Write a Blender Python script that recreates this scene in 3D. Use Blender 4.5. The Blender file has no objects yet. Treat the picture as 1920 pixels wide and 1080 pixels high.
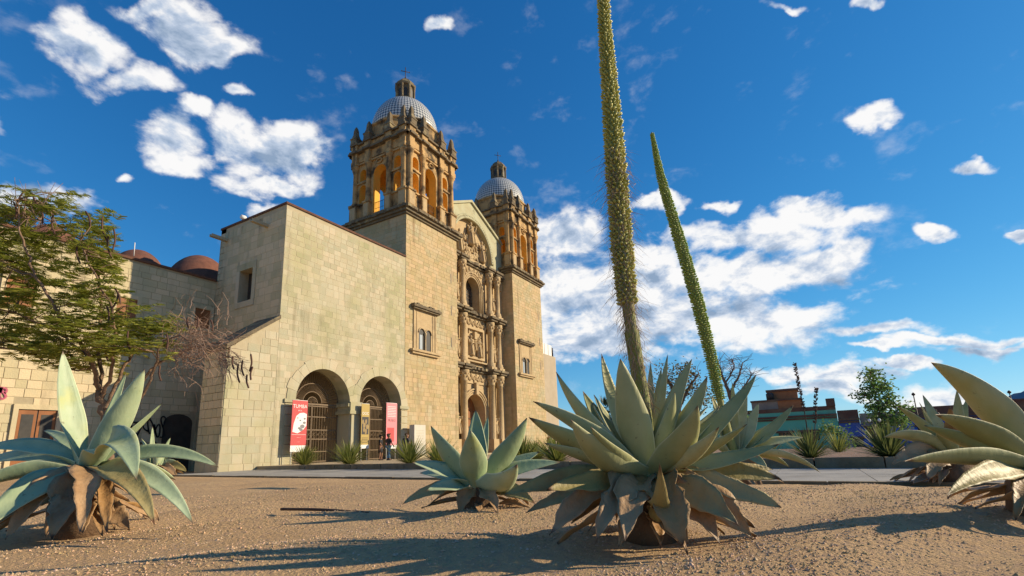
import bpy, math, random
import numpy as np
from mathutils import Vector, Matrix
R = math.radians
C = bpy.context.scene.collection
S = bpy.context.scene
# ------------------------------------------------------------------ camera
F_PX, PITCH, ROLL, YAW, CAM_H = 941.74, 0.2100, -0.0356, 1.0521, 0.70
PX, PY = 960.0, 640.0                      # principal point of the 1920x1080 frame (photo cropped from 3:2)
cyw, syw, cp, sp = math.cos(YAW), math.sin(YAW), math.cos(PITCH), math.sin(PITCH)
FW = np.array([syw*cp, cyw*cp, sp]); _r = np.array([cyw, -syw, 0.0]); _u = np.cross(_r, FW)
RT = _r*math.cos(ROLL) + _u*math.sin(ROLL); UP = -_r*math.sin(ROLL) + _u*math.cos(ROLL)
CAM = np.array([0, 0, CAM_H])
FH = np.array([syw, cyw, 0.0])             # horizontal forward
cam = bpy.data.cameras.new('camera'); co = bpy.data.objects.new('camera', cam); C.objects.link(co)
co.matrix_world = Matrix(((RT[0], UP[0], -FW[0], 0), (RT[1], UP[1], -FW[1], 0), (RT[2], UP[2], -FW[2], CAM_H), (0, 0, 0, 1)))
cam.sensor_width = 36; cam.lens = 36*F_PX/1920; cam.shift_y = (PY-540)/1920; cam.clip_start = .05; cam.clip_end = 9000
S.camera = co
S.render.resolution_x, S.render.resolution_y = 1024, 576
S.view_settings.view_transform = 'Standard'; S.view_settings.look = 'None'
S.view_settings.exposure = 0.36; S.view_settings.gamma = 1.0
S.render.engine = 'CYCLES'

def ray(x, y):
    d = FW*F_PX + RT*(x-PX) + UP*(PY-y)
    return d/np.linalg.norm(d)
def WY(x, y, Y): d = ray(x, y); return CAM + d*(Y/d[1])
def WX(x, y, X): d = ray(x, y); return CAM + d*(X/d[0])
def HD(x, y, hd): d = ray(x, y); return CAM + d*(hd/(d@FH))
def bed(x, y):                              # height of the gravel bed
    s = (9.3+.134*y-x-.15)/5.0
    s = min(1, max(0, s)); return .3*(s*s*(3-2*s)*.5+s*.5)
def GP(x, y):                               # pixel on the gravel bed
    d = ray(x, y); z = .15
    for _ in range(30):
        P = CAM + d*((z-CAM_H)/d[2]); z = .6*z+.4*bed(P[0], P[1])
    return np.array([P[0], P[1], z])

# ------------------------------------------------------------------ sun and sky
SUN_EL = R(24); SUN_AZ = math.atan2(.58, -.81)          # direction towards the sun: (sin, cos)
sun = bpy.data.lights.new('sun', 'SUN'); sun.energy = 5.0; sun.angle = R(.55); sun.color = (1, .83, .58)
so = bpy.data.objects.new('sun', sun); C.objects.link(so); so.location = (20, -40, 40)
sd = Vector((math.sin(SUN_AZ)*math.cos(SUN_EL), math.cos(SUN_AZ)*math.cos(SUN_EL), math.sin(SUN_EL)))
so.rotation_euler = sd.to_track_quat('Z', 'Y').to_euler()
W = bpy.data.worlds.new('World'); S.world = W; W.use_nodes = True
nt = W.node_tree; nt.nodes.clear(); L = nt.links
def N(t, **k):
    n = nt.nodes.new(t)
    for a, b in k.items(): setattr(n, a, b)
    return n
def wmath(op, a, b=None, c=None, clamp=False):
    n = N('ShaderNodeMath', operation=op); n.use_clamp = clamp
    for i, v in enumerate((a, b, c)):
        if v is None: continue
        if isinstance(v, (int, float)): n.inputs[i].default_value = v
        else: L.new(v, n.inputs[i])
    return n.outputs[0]
sky = N('ShaderNodeTexSky', sky_type='NISHITA'); sky.sun_disc = False
sky.sun_elevation = SUN_EL; sky.sun_rotation = SUN_AZ; sky.altitude = 1500; sky.air_density = 1.0; sky.dust_density = .3; sky.ozone_density = 2.5
hs = N('ShaderNodeHueSaturation'); hs.inputs['Saturation'].default_value = 1.28; hs.inputs['Hue'].default_value = .492; hs.inputs['Value'].default_value = 1.0
L.new(sky.outputs[0], hs.inputs['Color'])
tint = N('ShaderNodeVectorMath', operation='MULTIPLY'); L.new(hs.outputs[0], tint.inputs[0]); tint.inputs[1].default_value = (.60, 1.03, 1.50)
dn = N('ShaderNodeVectorMath', operation='MULTIPLY_ADD'); L.new(tint.outputs[0], dn.inputs[0]); dn.inputs[1].default_value = (.085,)*3; dn.inputs[2].default_value = (1, 1, 1)
dv = N('ShaderNodeVectorMath', operation='DIVIDE'); L.new(tint.outputs[0], dv.inputs[0]); L.new(dn.outputs[0], dv.inputs[1])
skc = N('ShaderNodeVectorMath', operation='SCALE'); L.new(dv.outputs[0], skc.inputs[0]); skc.inputs['Scale'].default_value = 1.18
tc = N('ShaderNodeTexCoord'); DIR = tc.outputs['Generated']
wn = N('ShaderNodeTexNoise'); wn.inputs['Scale'].default_value = 11; wn.inputs['Detail'].default_value = 5; L.new(DIR, wn.inputs['Vector'])
wv = N('ShaderNodeVectorMath', operation='SUBTRACT'); L.new(wn.outputs['Color'], wv.inputs[0]); wv.inputs[1].default_value = (.5, .5, .5)
ws = N('ShaderNodeVectorMath', operation='SCALE'); L.new(wv.outputs[0], ws.inputs[0]); ws.inputs['Scale'].default_value = .085
wd = N('ShaderNodeVectorMath', operation='ADD'); L.new(DIR, wd.inputs[0]); L.new(ws.outputs[0], wd.inputs[1]); DIRW = wd.outputs[0]
# clouds: soft blobs by direction broken up by noise (pixel centre, radii)
CL = [(340,62,95,62),(190,92,85,52),(250,150,72,34),(415,92,62,26),(290,20,60,30),(455,172,48,20),(365,205,34,22),
      (312,262,70,55),(340,305,60,24),(440,262,62,60),(505,290,105,62),(560,270,60,40),(500,345,90,20),(495,383,46,18),(825,56,30,22),
      (1628,215,48,20),(1820,318,48,13),(1762,430,40,17),(1592,474,38,20),(1918,440,25,12),(1345,380,45,13),(1270,380,24,16),
      (1060,450,85,50),(1045,545,60,70),(1205,480,60,45),(1400,442,165,42),(1540,398,85,32),(1400,515,210,46),(1530,522,80,20),(1490,385,50,20),
      (1130,560,190,100),(1300,600,250,75),(1200,520,120,60),(1440,598,105,42),(1120,640,210,42),(1600,470,20,10),
      (1640,617,105,17),(1790,640,150,14),(1850,655,120,13),(1530,695,150,20),(1560,722,90,26),(1690,678,70,9),(1780,745,110,34),
      (75,372,120,34),(1480,5,40,12),(1625,6,30,14),(1240,372,60,14),(240,328,22,12),(1640,650,60,10),(-250,200,200,70),(2200,300,180,60),(700,-350,300,70),(2300,560,220,40),(-500,500,260,60)]
acc = None
for (x, y, rx, ry) in CL:
    c = ray(x, y); u = ray(x+1, y)-c; u /= np.linalg.norm(u); u = u-c*(u@c); u /= np.linalg.norm(u); v = np.cross(c, u)
    k = 1/np.linalg.norm(FW*F_PX+RT*(x-PX)+UP*(PY-y))
    m = N('ShaderNodeMapping', vector_type='TEXTURE')
    m.inputs['Location'].default_value = c
    m.inputs['Rotation'].default_value = Matrix((u, v, c)).transposed().to_euler('XYZ')
    m.inputs['Scale'].default_value = (rx*k*1.32, ry*k*1.32, .4)
    L.new(DIRW, m.inputs['Vector'])
    g = N('ShaderNodeTexGradient', gradient_type='SPHERICAL'); L.new(m.outputs[0], g.inputs[0])
    acc = g.outputs['Fac'] if acc is None else wmath('SMOOTH_MAX', acc, g.outputs['Fac'], .12)
def wnoise(off, scale, detail=9, rough=.58):
    a = N('ShaderNodeVectorMath', operation='ADD'); L.new(DIR, a.inputs[0]); a.inputs[1].default_value = off
    m = N('ShaderNodeMapping'); L.new(a.outputs[0], m.inputs['Vector']); m.inputs['Scale'].default_value = (1, 1, 1.7)
    n = N('ShaderNodeTexNoise'); n.inputs['Scale'].default_value = scale; n.inputs['Detail'].default_value = detail; n.inputs['Roughness'].default_value = rough
    n.inputs['Distortion'].default_value = .25
    L.new(m.outputs[0], n.inputs['Vector']); return n.outputs['Fac']
n1 = wnoise((0, 0, 0), 9.0)
toL = np.array(sd); off = tuple((UP*.026+RT*.014))
n2 = wnoise(off, 9.0)
n3 = wnoise((3, 1, 2), 30.0, 5)
raw = wmath('ADD', wmath('MULTIPLY', acc, 1.6), wmath('MULTIPLY', wmath('SUBTRACT', n1, .5), 2.7))
raw = wmath('ADD', raw, wmath('MULTIPLY', wmath('SUBTRACT', n3, .5), .95))
dens = N('ShaderNodeMapRange', interpolation_type='SMOOTHSTEP'); L.new(raw, dens.inputs[0])
dens.inputs[1].default_value = .32; dens.inputs[2].default_value = 1.08
gate = N('ShaderNodeMapRange', interpolation_type='SMOOTHSTEP'); L.new(acc, gate.inputs[0]); gate.inputs[1].default_value = .0; gate.inputs[2].default_value = .28
cd = wmath('MULTIPLY', dens.outputs[0], gate.outputs[0], clamp=True)
# self-shading of the cloud: less noise towards the light means lit
lit = wmath('ADD', wmath('MULTIPLY', wmath('SUBTRACT', n1, n2), 4.0), .60)
thick = N('ShaderNodeMapRange'); L.new(raw, thick.inputs[0]); thick.inputs[1].default_value = .8; thick.inputs[2].default_value = 1.7; thick.inputs[3].default_value = .22; thick.inputs[4].default_value = -.10
lit = wmath('ADD', lit, thick.outputs[0], clamp=True)
cr = N('ShaderNodeValToRGB'); L.new(lit, cr.inputs[0])
cr.color_ramp.elements[0].position = .05; cr.color_ramp.elements[0].color = (.22, .30, .42, 1)
cr.color_ramp.elements[1].position = .85; cr.color_ramp.elements[1].color = (.78, .77, .76, 1)
e = cr.color_ramp.elements.new(.45); e.color = (.42, .49, .60, 1)
SKY_STR = .10
cb = N('ShaderNodeVectorMath', operation='SCALE'); L.new(cr.outputs[0], cb.inputs[0]); cb.inputs['Scale'].default_value = 1.0/SKY_STR
mx = N('ShaderNodeMix', data_type='RGBA'); L.new(wmath('MULTIPLY', cd, .96), mx.inputs[0]); L.new(skc.outputs[0], mx.inputs[6]); L.new(cb.outputs[0], mx.inputs[7])
bg = N('ShaderNodeBackground'); bg.inputs['Strength'].default_value = SKY_STR; L.new(mx.outputs[2], bg.inputs['Color'])
wo = N('ShaderNodeOutputWorld'); L.new(bg.outputs[0], wo.inputs[0])

# ------------------------------------------------------------------ helpers
rng = random.Random(7)
WOFF = {}
def link(o, parent=None):
    C.objects.link(o)
    if parent is not None:
        o.parent = parent; o.location = o.location - WOFF[parent.name]
        WOFF[o.name] = WOFF[parent.name] + o.location
    else: WOFF[o.name] = o.location.copy()
    return o
def tag(o, label=None, cat=None, group=None, kind=None):
    if label: o['label'] = label
    if cat: o['category'] = cat
    if group: o['group'] = group
    if kind: o['kind'] = kind
    return o
def thing(name, loc, label, cat, group=None):
    o = bpy.data.objects.new(name, None); o.location = loc; o.empty_display_size = .3
    return tag(link(o), label, cat, group)
class MB:
    def __init__(s): s.v = []; s.f = []; s.sm = []; s.uv = []; s.hasuv = False
    def add(s, V, Fc, smooth=False, uv=None):
        b = len(s.v); s.v.extend([tuple(map(float, p)) for p in V])
        s.f.extend([tuple(i+b for i in f) for f in Fc]); s.sm.extend([smooth]*len(Fc))
        if uv is not None: s.hasuv = True
        s.uv.extend(uv if uv is not None else [(0, 0)]*len(V)); return s
    def box(s, x0, x1, y0, y1, z0, z1):
        return s.add([(x0,y0,z0),(x1,y0,z0),(x1,y1,z0),(x0,y1,z0),(x0,y0,z1),(x1,y0,z1),(x1,y1,z1),(x0,y1,z1)],
                     [(0,3,2,1),(4,5,6,7),(0,1,5,4),(1,2,6,5),(2,3,7,6),(3,0,4,7)])
    def cbox(s, c, sx, sy, z0, z1): return s.box(c[0]-sx/2, c[0]+sx/2, c[1]-sy/2, c[1]+sy/2, z0, z1)
    def obox(s, o, u, v, n, du, dv, dn, ch=.0):     # box from corner o along u,v (front face offset along n by dn)
        o, u, v, n = map(np.array, (o, u, v, n)); P = [o, o+u*du, o+u*du+v*dv, o+v*dv]; c = min(ch, du*.2, dv*.2)
        Q = [o+u*c+v*c+n*dn, o+u*(du-c)+v*c+n*dn, o+u*(du-c)+v*(dv-c)+n*dn, o+u*c+v*(dv-c)+n*dn]
        return s.add(P+Q, [(4,5,6,7),(0,1,5,4),(1,2,6,5),(2,3,7,6),(3,0,4,7),(3,2,1,0)])
    def lathe(s, c, prof, n=16, smooth=True, a0=0, wob=None):
        V = []; Fc = []; uv = []; m = len(prof)
        for j, (r, z) in enumerate(prof):
            for i in range(n):
                a = a0+2*math.pi*i/n; rr = r*(1+(wob[i] if wob else 0))
                V.append((c[0]+rr*math.cos(a), c[1]+rr*math.sin(a), c[2]+z)); uv.append((i/n, j/max(1, m-1)))
        for j in range(m-1):
            for i in range(n): k = (i+1) % n; Fc.append((j*n+i, j*n+k, (j+1)*n+k, (j+1)*n+i))
        Fc.append(tuple(range(n))[::-1]); Fc.append(tuple(range((m-1)*n, m*n)))
        return s.add(V, Fc, smooth, uv)
    def tube(s, pts, rad, n=6, smooth=True):
        pts = [np.array(p, float) for p in pts]; V = []; Fc = []; uv = []
        if not hasattr(rad, '__len__'): rad = [rad]*len(pts)
        prev = None
        for j, p in enumerate(pts):
            t = pts[min(j+1, len(pts)-1)]-pts[max(j-1, 0)]; t = t/(np.linalg.norm(t)+1e-9)
            if prev is None:
                a = np.array([0, 0, 1.]) if abs(t[2]) < .9 else np.array([1., 0, 0]); prev = np.cross(t, a)
            x = prev-t*(prev@t); x /= np.linalg.norm(x)+1e-9; y = np.cross(t, x); prev = x
            for i in range(n):
                a = 2*math.pi*i/n; V.append(p+(x*math.cos(a)+y*math.sin(a))*rad[j]); uv.append((i/n, j/max(1, len(pts)-1)))
        for j in range(len(pts)-1):
            for i in range(n): k = (i+1) % n; Fc.append((j*n+i, j*n+k, (j+1)*n+k, (j+1)*n+i))
        Fc.append(tuple(range(n))[::-1]); Fc.append(tuple(range((len(pts)-1)*n, len(pts)*n)))
        return s.add(V, Fc, smooth, uv)
    def ell(s, c, r, n=8, m=5, rot=None):           # ellipsoid
        V = []; Fc = []
        for j in range(m+1):
            t = math.pi*j/m
            for i in range(n):
                a = 2*math.pi*i/n; p = np.array([r[0]*math.sin(t)*math.cos(a), r[1]*math.sin(t)*math.sin(a), r[2]*math.cos(t)])
                if rot is not None: p = rot@p
                V.append(np.array(c)+p)
        for j in range(m):
            for i in range(n): k = (i+1) % n; Fc.append((j*n+i, (j+1)*n+i, (j+1)*n+k, j*n+k))
        return s.add(V, Fc, True)
    def prism(s, poly, o, u, v, n, d):              # polygon (2D, ccw seen from n) extruded along n by d
        o, u, v, n = map(np.array, (o, u, v, n)); k = len(poly)
        A = [o+u*a+v*b for a, b in poly]; B = [p+n*d for p in A]
        return s.add(A+B, [tuple(range(k))[::-1], tuple(range(k, 2*k))]+[(i, (i+1) % k, (i+1) % k+k, i+k) for i in range(k)])
    def mesh(s, name):
        me = bpy.data.meshes.new(name); me.from_pydata(s.v, [], s.f)
        me.polygons.foreach_set('use_smooth', s.sm)
        if s.hasuv:
            ul = me.uv_layers.new(name='UVMap'); idx = np.zeros(len(me.loops), int); me.loops.foreach_get('vertex_index', idx)
            ul.data.foreach_set('uv', np.array(s.uv, float)[idx].ravel())
        me.update(); return me
    def build(s, name, mat, parent=None, label=None, cat=None, group=None, kind=None):
        me = s.mesh(name); me.materials.append(mat)
        o = bpy.data.objects.new(name, me); link(o, parent)
        return tag(o, label, cat, group, kind)
def copy_tree(o, parent, dx):                        # a part and its sub-parts, moved by dx
    c = o.copy(); C.objects.link(c); c.parent = parent; c.location = o.location + Vector(dx); WOFF[c.name] = WOFF[o.name] + Vector(dx)
    for ch in [x for x in bpy.data.objects if x.parent == o]:
        d = ch.copy(); C.objects.link(d); d.parent = c; WOFF[d.name] = WOFF[ch.name] + Vector(dx)
    return c

# ------------------------------------------------------------------ materials
def mat(name, c1, c2=None, scale=3., rough=.85, bump=.2, bscale=30., c3=None, s3=.4, t3=(.5, .7), island=0., metal=0., detail=6, bdist=.02, stretch=(1, 1, 1), streak=None):
    m = bpy.data.materials.new(name); m.use_nodes = True; t = m.node_tree; b = t.nodes['Principled BSDF']; l = t.links
    b.inputs['Roughness'].default_value = rough; b.inputs['Metallic'].default_value = metal
    b.inputs['Specular IOR Level'].default_value = .3
    g = t.nodes.new('ShaderNodeNewGeometry'); mp = t.nodes.new('ShaderNodeMapping'); mp.inputs['Scale'].default_value = stretch
    l.new(g.outputs['Position'], mp.inputs['Vector']); pos = mp.outputs[0]
    def noise(sc, d=detail):
        n = t.nodes.new('ShaderNodeTexNoise'); n.inputs['Scale'].default_value = sc; n.inputs['Detail'].default_value = d; n.inputs['Roughness'].default_value = .6
        l.new(pos, n.inputs['Vector']); return n.outputs['Fac']
    def ramp(f, a, z, lo=.35, hi=.65):
        r = t.nodes.new('ShaderNodeMapRange'); l.new(f, r.inputs[0]); r.inputs[1].default_value = lo; r.inputs[2].default_value = hi; return r.outputs[0]
    def mix(f, a, z):
        x = t.nodes.new('ShaderNodeMix'); x.data_type = 'RGBA'; l.new(f, x.inputs[0])
        for i, v in ((6, a), (7, z)):
            if isinstance(v, tuple): x.inputs[i].default_value = (*v, 1)
            else: l.new(v, x.inputs[i])
        return x.outputs[2]
    col = mix(ramp(noise(scale), 0, 1), c1, c2 or c1)
    if c3: col = mix(ramp(noise(s3, 8), 0, 1, *t3), col, c3)
    if streak:
        mp2 = t.nodes.new('ShaderNodeMapping'); mp2.inputs['Scale'].default_value = (1, 1, .09); l.new(g.outputs['Position'], mp2.inputs[0]); n_ = t.nodes.new('ShaderNodeTexNoise'); n_.inputs['Scale'].default_value = 1.6; n_.inputs['Detail'].default_value = 7; l.new(mp2.outputs[0], n_.inputs['Vector'])
        n5 = noise(.35, 4); mu = t.nodes.new('ShaderNodeMath'); mu.operation = 'MULTIPLY'; l.new(ramp(n_.outputs['Fac'], 0, 1, .53, .72), mu.inputs[0]); l.new(ramp(n5, 0, 1, .42, .6), mu.inputs[1])
        col = mix(mu.outputs[0], col, streak)
    if island:
        oi = t.nodes.new('ShaderNodeObjectInfo'); ad = t.nodes.new('ShaderNodeMath'); ad.operation = 'ADD'
        l.new(oi.outputs['Random'], ad.inputs[0]); l.new(g.outputs['Random Per Island'], ad.inputs[1])
        fr = t.nodes.new('ShaderNodeMath'); fr.operation = 'FRACT'; l.new(ad.outputs[0], fr.inputs[0])
        r = t.nodes.new('ShaderNodeMapRange'); l.new(fr.outputs[0], r.inputs[0]); r.inputs[3].default_value = 1-island; r.inputs[4].default_value = 1+island
        h = t.nodes.new('ShaderNodeHueSaturation'); l.new(r.outputs[0], h.inputs['Value']); l.new(col, h.inputs['Color'])
        r2 = t.nodes.new('ShaderNodeMapRange'); l.new(fr.outputs[0], r2.inputs[0]); r2.inputs[3].default_value = .5+island*.07; r2.inputs[4].default_value = .5-island*.07
        l.new(r2.outputs[0], h.inputs['Hue']); col = h.outputs[0]
    l.new(col, b.inputs['Base Color'])
    if bump:
        bn = t.nodes.new('ShaderNodeBump'); bn.inputs['Strength'].default_value = bump; bn.inputs['Distance'].default_value = bdist
        l.new(noise(bscale, 8), bn.inputs['Height']); l.new(bn.outputs[0], b.inputs['Normal'])
    return m
M = {}
M['annex'] = mat('pale_ashlar', (.465,.395,.265), (.43,.40,.28), 1.3, .9, .5, 14, (.38,.35,.20), .33, (.47,.66), island=.13, bdist=.03, streak=(.27,.235,.15))
M['annexm'] = mat('pale_mortar', (.41,.34,.22), (.45,.385,.26), 3, .95, .5, 20)
M['tower'] = mat('golden_ashlar', (.465,.34,.175), (.45,.355,.205), 1.1, .9, .5, 14, (.40,.37,.24), .3, (.52,.68), island=.14, bdist=.03, streak=(.27,.19,.10))
M['towerm'] = mat('golden_mortar', (.36,.265,.15), (.40,.30,.18), 3, .95, .5, 20)
M['wing'] = mat('wing_ashlar', (.56,.46,.285), (.52,.44,.28), 1.5, .9, .5, 12, (.42,.38,.25), .4, (.5,.7), island=.14, bdist=.04, streak=(.25,.205,.13))
M['wingm'] = mat('wing_mortar', (.33,.275,.18), (.39,.33,.22), 3, .95, .5, 20)
M['carved'] = mat('carved_stone', (.50,.37,.205), (.43,.31,.17), 2.0, .9, .7, 9, (.30,.22,.13), .8, (.56,.72), bdist=.05)
M['bel'] = mat('belfry_stone', (.54,.35,.15), (.44,.28,.125), 1.6, .9, .6, 10, (.09,.065,.04), .9, (.48,.64), bdist=.06, streak=(.08,.06,.04))
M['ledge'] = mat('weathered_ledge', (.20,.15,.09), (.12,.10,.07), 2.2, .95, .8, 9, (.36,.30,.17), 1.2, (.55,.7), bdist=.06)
M['gable'] = mat('lichen_stone', (.45,.44,.29), (.40,.36,.22), 1.2, .9, .5, 10, (.22,.20,.12), .9, (.56,.7))
M['yellow'] = mat('yellow_plaster', (.80,.46,.08), (.72,.40,.07), 1.2, .85, .15, 20)
M['iron'] = mat('dark_iron', (.05,.04,.035), (.07,.05,.04), 8, .6, .1, 40)
M['gate'] = mat('rusty_gate_iron', (.20,.14,.085), (.15,.10,.06), 6, .6, .1, 40)
M['wood'] = mat('orange_brown_wood', (.28,.11,.04), (.22,.085,.03), 3, .6, .3, 25, stretch=(1, 1, .15))
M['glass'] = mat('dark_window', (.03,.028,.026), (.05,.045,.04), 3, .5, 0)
M['coping'] = mat('red_brick_coping', (.16,.075,.045), (.10,.05,.035), 4, .9, .5, 20)
M['vault'] = mat('red_vault_brick', (.20,.085,.055), (.14,.06,.042), 3, .9, .6, 16, (.09,.05,.04), .7, (.5,.7))
M['int'] = mat('interior_plaster', (.42,.32,.20), (.36,.27,.17), 1, .9, .2, 10)
M['cloth_w'] = mat('white_sign', (.72,.71,.68), None, 3, .7, 0)

# ------------------------------------------------------------------ ground
def axis(fine0, fine1, step, far):
    a = [fine0-far*k for k in (1, .3, .1, .03, .01, .004)]; b = [fine1+far*k for k in (.004, .01, .03, .1, .3, 1)]
    n = int((fine1-fine0)/step); return a+[fine0+(fine1-fine0)*i/n for i in range(n+1)]+b
xs, ys = axis(-4, 15, .11, 3500), axis(-12, 30, .16, 3500)
r2 = random.Random(3); ph = [(r2.uniform(.6, 5), r2.uniform(.6, 5), r2.uniform(0, 6.3)) for _ in range(14)]
gx, gy = np.meshgrid(xs, ys, indexing='ij')
sd_ = np.clip((9.3+.134*gy-gx-.15)/5.0, 0, 1); gz = .3*(sd_*sd_*(3-2*sd_)*.5+sd_*.5)
for a, b, c in ph: gz += np.where((sd_ > .02) & (gx > -6) & (np.abs(gy) < 35), .0065*np.sin(a*gx*1.3+b*gy*1.3+c)*np.clip(sd_*3, 0, 1), 0)
gz = np.where(sd_ <= 0, -.012-.85*np.clip((gx-19)/40, 0, 1)*np.clip((14-gy)/8, 0, 1), gz)
nx, ny = len(xs), len(ys); g = MB()
idx = np.arange(nx*ny).reshape(nx, ny)
q = np.stack([idx[:-1, :-1], idx[1:, :-1], idx[1:, 1:], idx[:-1, 1:]], -1).reshape(-1, 4)
g.add(np.stack([gx, gy, gz], -1).reshape(-1, 3), [tuple(map(int, r_)) for r_ in q], True)
mg = mat('gravel_dirt', (.54,.36,.185), (.45,.285,.14), 1.1, .95, .9, 55, (.40,.26,.15), 24, (.48,.62), bdist=.022)
g.build('ground', mg, kind='structure')

# ------------------------------------------------------------------ path, kerb, forecourt
M['pave'] = mat('grey_paving', (.36,.34,.30), (.30,.285,.26), 2.5, .8, .3, 25, (.24,.22,.19), .8, (.5,.7), island=.07)
M['kerb'] = mat('dark_kerb_stone', (.26,.195,.115), (.16,.12,.075), 2.5, .95, .7, 14, (.24,.2,.14), 1.5, (.52,.66), island=.12)
M['sand'] = mat('sandy_forecourt', (.42,.33,.21), (.36,.28,.18), 1.5, .95, .4, 30)
M['soil'] = mat('purple_brown_soil', (.25,.16,.115), (.20,.125,.09), 2, .95, .8, 40)
pn = lambda y: 9.3+.134*y
pf = lambda y: 13.35+.175*y
pb = MB(); pb.add([(pn(-30)-.1,-30,.004),(pf(-30),-30,.004),(pf(26.9),26.9,.004),(pn(26.9)-.1,26.9,.004)], [(0,1,2,3)])
pathbed = pb.build('path', M['sand'], kind='structure')
b2 = MB(); b2.add([(-30,26.9,.004),(15.6,26.9,.004),(15.6,34.2,.004),(-30,34.2,.004)], [(0,1,2,3)])
b2.build('plaza_pavement', M['pave'], kind='structure')
y = -24.0; row = 0
while y < 26.6:
    y1 = min(26.8, y+1.45)
    for c in range(4):
        o = .13*((row*7+c*3) % 3)
        ya, yb = y+.006, y1-.006
        t0, t1 = c/4, (c+1)/4
        P = lambda t, yy, z: (pn(yy)+(pf(yy)-.02-pn(yy))*t+(.008 if t in (t0,) else -.008), yy, z)
        h = .030+.006*rng.random()
        s = MB(); V = [P(t0,ya,.005),P(t1,ya,.005),P(t1,yb,.005),P(t0,yb,.005),P(t0,ya,h),P(t1,ya,h),P(t1,yb,h),P(t0,yb,h)]
        s.add(V, [(4,5,6,7),(0,1,5,4),(1,2,6,5),(2,3,7,6),(3,0,4,7)])
        s.build('paving_slab', M['pave'], pathbed)
    y = y1; row += 1
kerb = thing('kerb', (pf(5)+.1, 5, 0), 'dark weathered stone kerb edging the planting beds along the paved path', 'kerb')
y = -20.0
while y < 22.6:
    ln = rng.uniform(1.0, 1.6); y1 = min(22.7, y+ln); w = .3
    h = .25+rng.uniform(-.008, .008); s = MB(); yb = y1-.015; j = rng.uniform(-.012, .012)
    V = [(pf(y)+j,y,-.01),(pf(y)+w+j,y,-.01),(pf(yb)+w+j,yb,-.01),(pf(yb)+j,yb,-.01)]
    V += [(pf(y)+j+.02,y+.01,h),(pf(y)+w+j,y+.01,h),(pf(yb)+w+j,yb-.01,h),(pf(yb)+j+.02,yb-.01,h)]
    s.add(V, [(4,5,6,7),(0,1,5,4),(1,2,6,5),(2,3,7,6),(3,0,4,7)])
    s.build('kerb_stone', M['kerb'], kerb); y = y1
s = MB(); s.add([(pf(14)+.28,14,.22),(75,14,.22),(75,28.4,.22),(18.0,28.4,.22),(pf(22.7)+.28,22.7,.22)], [(0,1,2,3,4)])
s.add([(pf(22.7)+.28,22.7,.22),(18,28.4,.22),(18,28.4,0),(pf(22.7)+.28,22.7,0)], [(0,1,2,3)])
s.build('forecourt', M['sand'], kind='structure')
s = MB()
nn = 60
xs2 = np.linspace(0, 58, 60); ys2 = np.linspace(-40, 14, 90); V = []; Fc = []
for i, a in enumerate(xs2):
    for j, b in enumerate(ys2): V.append((pf(b)+.26+a, b, .2-.75*min(1, max(0, (a-4)/38))*min(1, max(0, (14-b)/8))+.02*math.sin(a*2.1+b)+.018*math.sin(b*2.7-a*1.3)))
for i in range(59):
    for j in range(89): k = i*90+j; Fc.append((k, k+90, k+91, k+1))
s.add(V, Fc, True); s.build('planting_bed', M['soil'], kind='structure')
# thin timber/stone rim of the gravel bed
rim = thing('bed_edging', (pn(5), 5, 0), 'low dark edging between the gravel bed and the paved path', 'edging')
y = -20.0
while y < 26:
    y1 = min(26, y+rng.uniform(1.6, 2.6)); s = MB()
    V = [(pn(y)-.12,y,-.02),(pn(y)-.03,y,-.02),(pn(y1)-.03,y1-.02,-.02),(pn(y1)-.12,y1-.02,-.02)]
    h = rng.uniform(.03, .065); V += [(a, b, h) for a, b, _ in V]
    s.add(V, [(4,5,6,7),(0,1,5,4),(1,2,6,5),(2,3,7,6),(3,0,4,7)]); s.build('edging_stone', M['kerb'], rim); y = y1

# ------------------------------------------------------------------ walls of stone blocks
UNIT = []
for k in range(4):
    s = MB(); c = .022; r_ = random.Random(k); j = lambda: r_.uniform(-.03, .03)
    V = [(0,0,-.6),(1,0,-.6),(1,1,-.6),(0,1,-.6),(0,0,.45),(1,0,.45),(1,1,.45),(0,1,.45),(c+j()*.5,c+j()*.5,1),(1-c+j()*.5,c,1),(1-c,1-c+j()*.5,1),(c,1-c,1)]
    s.add(V, [(8,9,10,11)]+[(a, (a+1) % 4, (a+1) % 4+4, a+4) for a in range(4)]+[(a+4, (a+1) % 4+4, (a+1) % 4+8, a+8) for a in range(4)])
    UNIT.append(s)
UMESH = {}
def courses(u0, u1, v0, v1, hs_, ws_, skip, rg, gap=.014):
    out = []; v = v0
    while v < v1-.05:
        h = rg.uniform(*hs_)
        if v1-v-h < .2: h = v1-v
        u = u0-rg.uniform(0, ws_[0]*.9)
        while u < u1:
            w = rg.uniform(*ws_); a, b = max(u, u0), min(u+w, u1); u += w
            if b-a < .08: continue
            r = (a+gap/2, v+gap/2, b-a-gap, h-gap)
            k = skip(r) if skip else r
            if k: out.append(k)
        v += h
    return out
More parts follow.
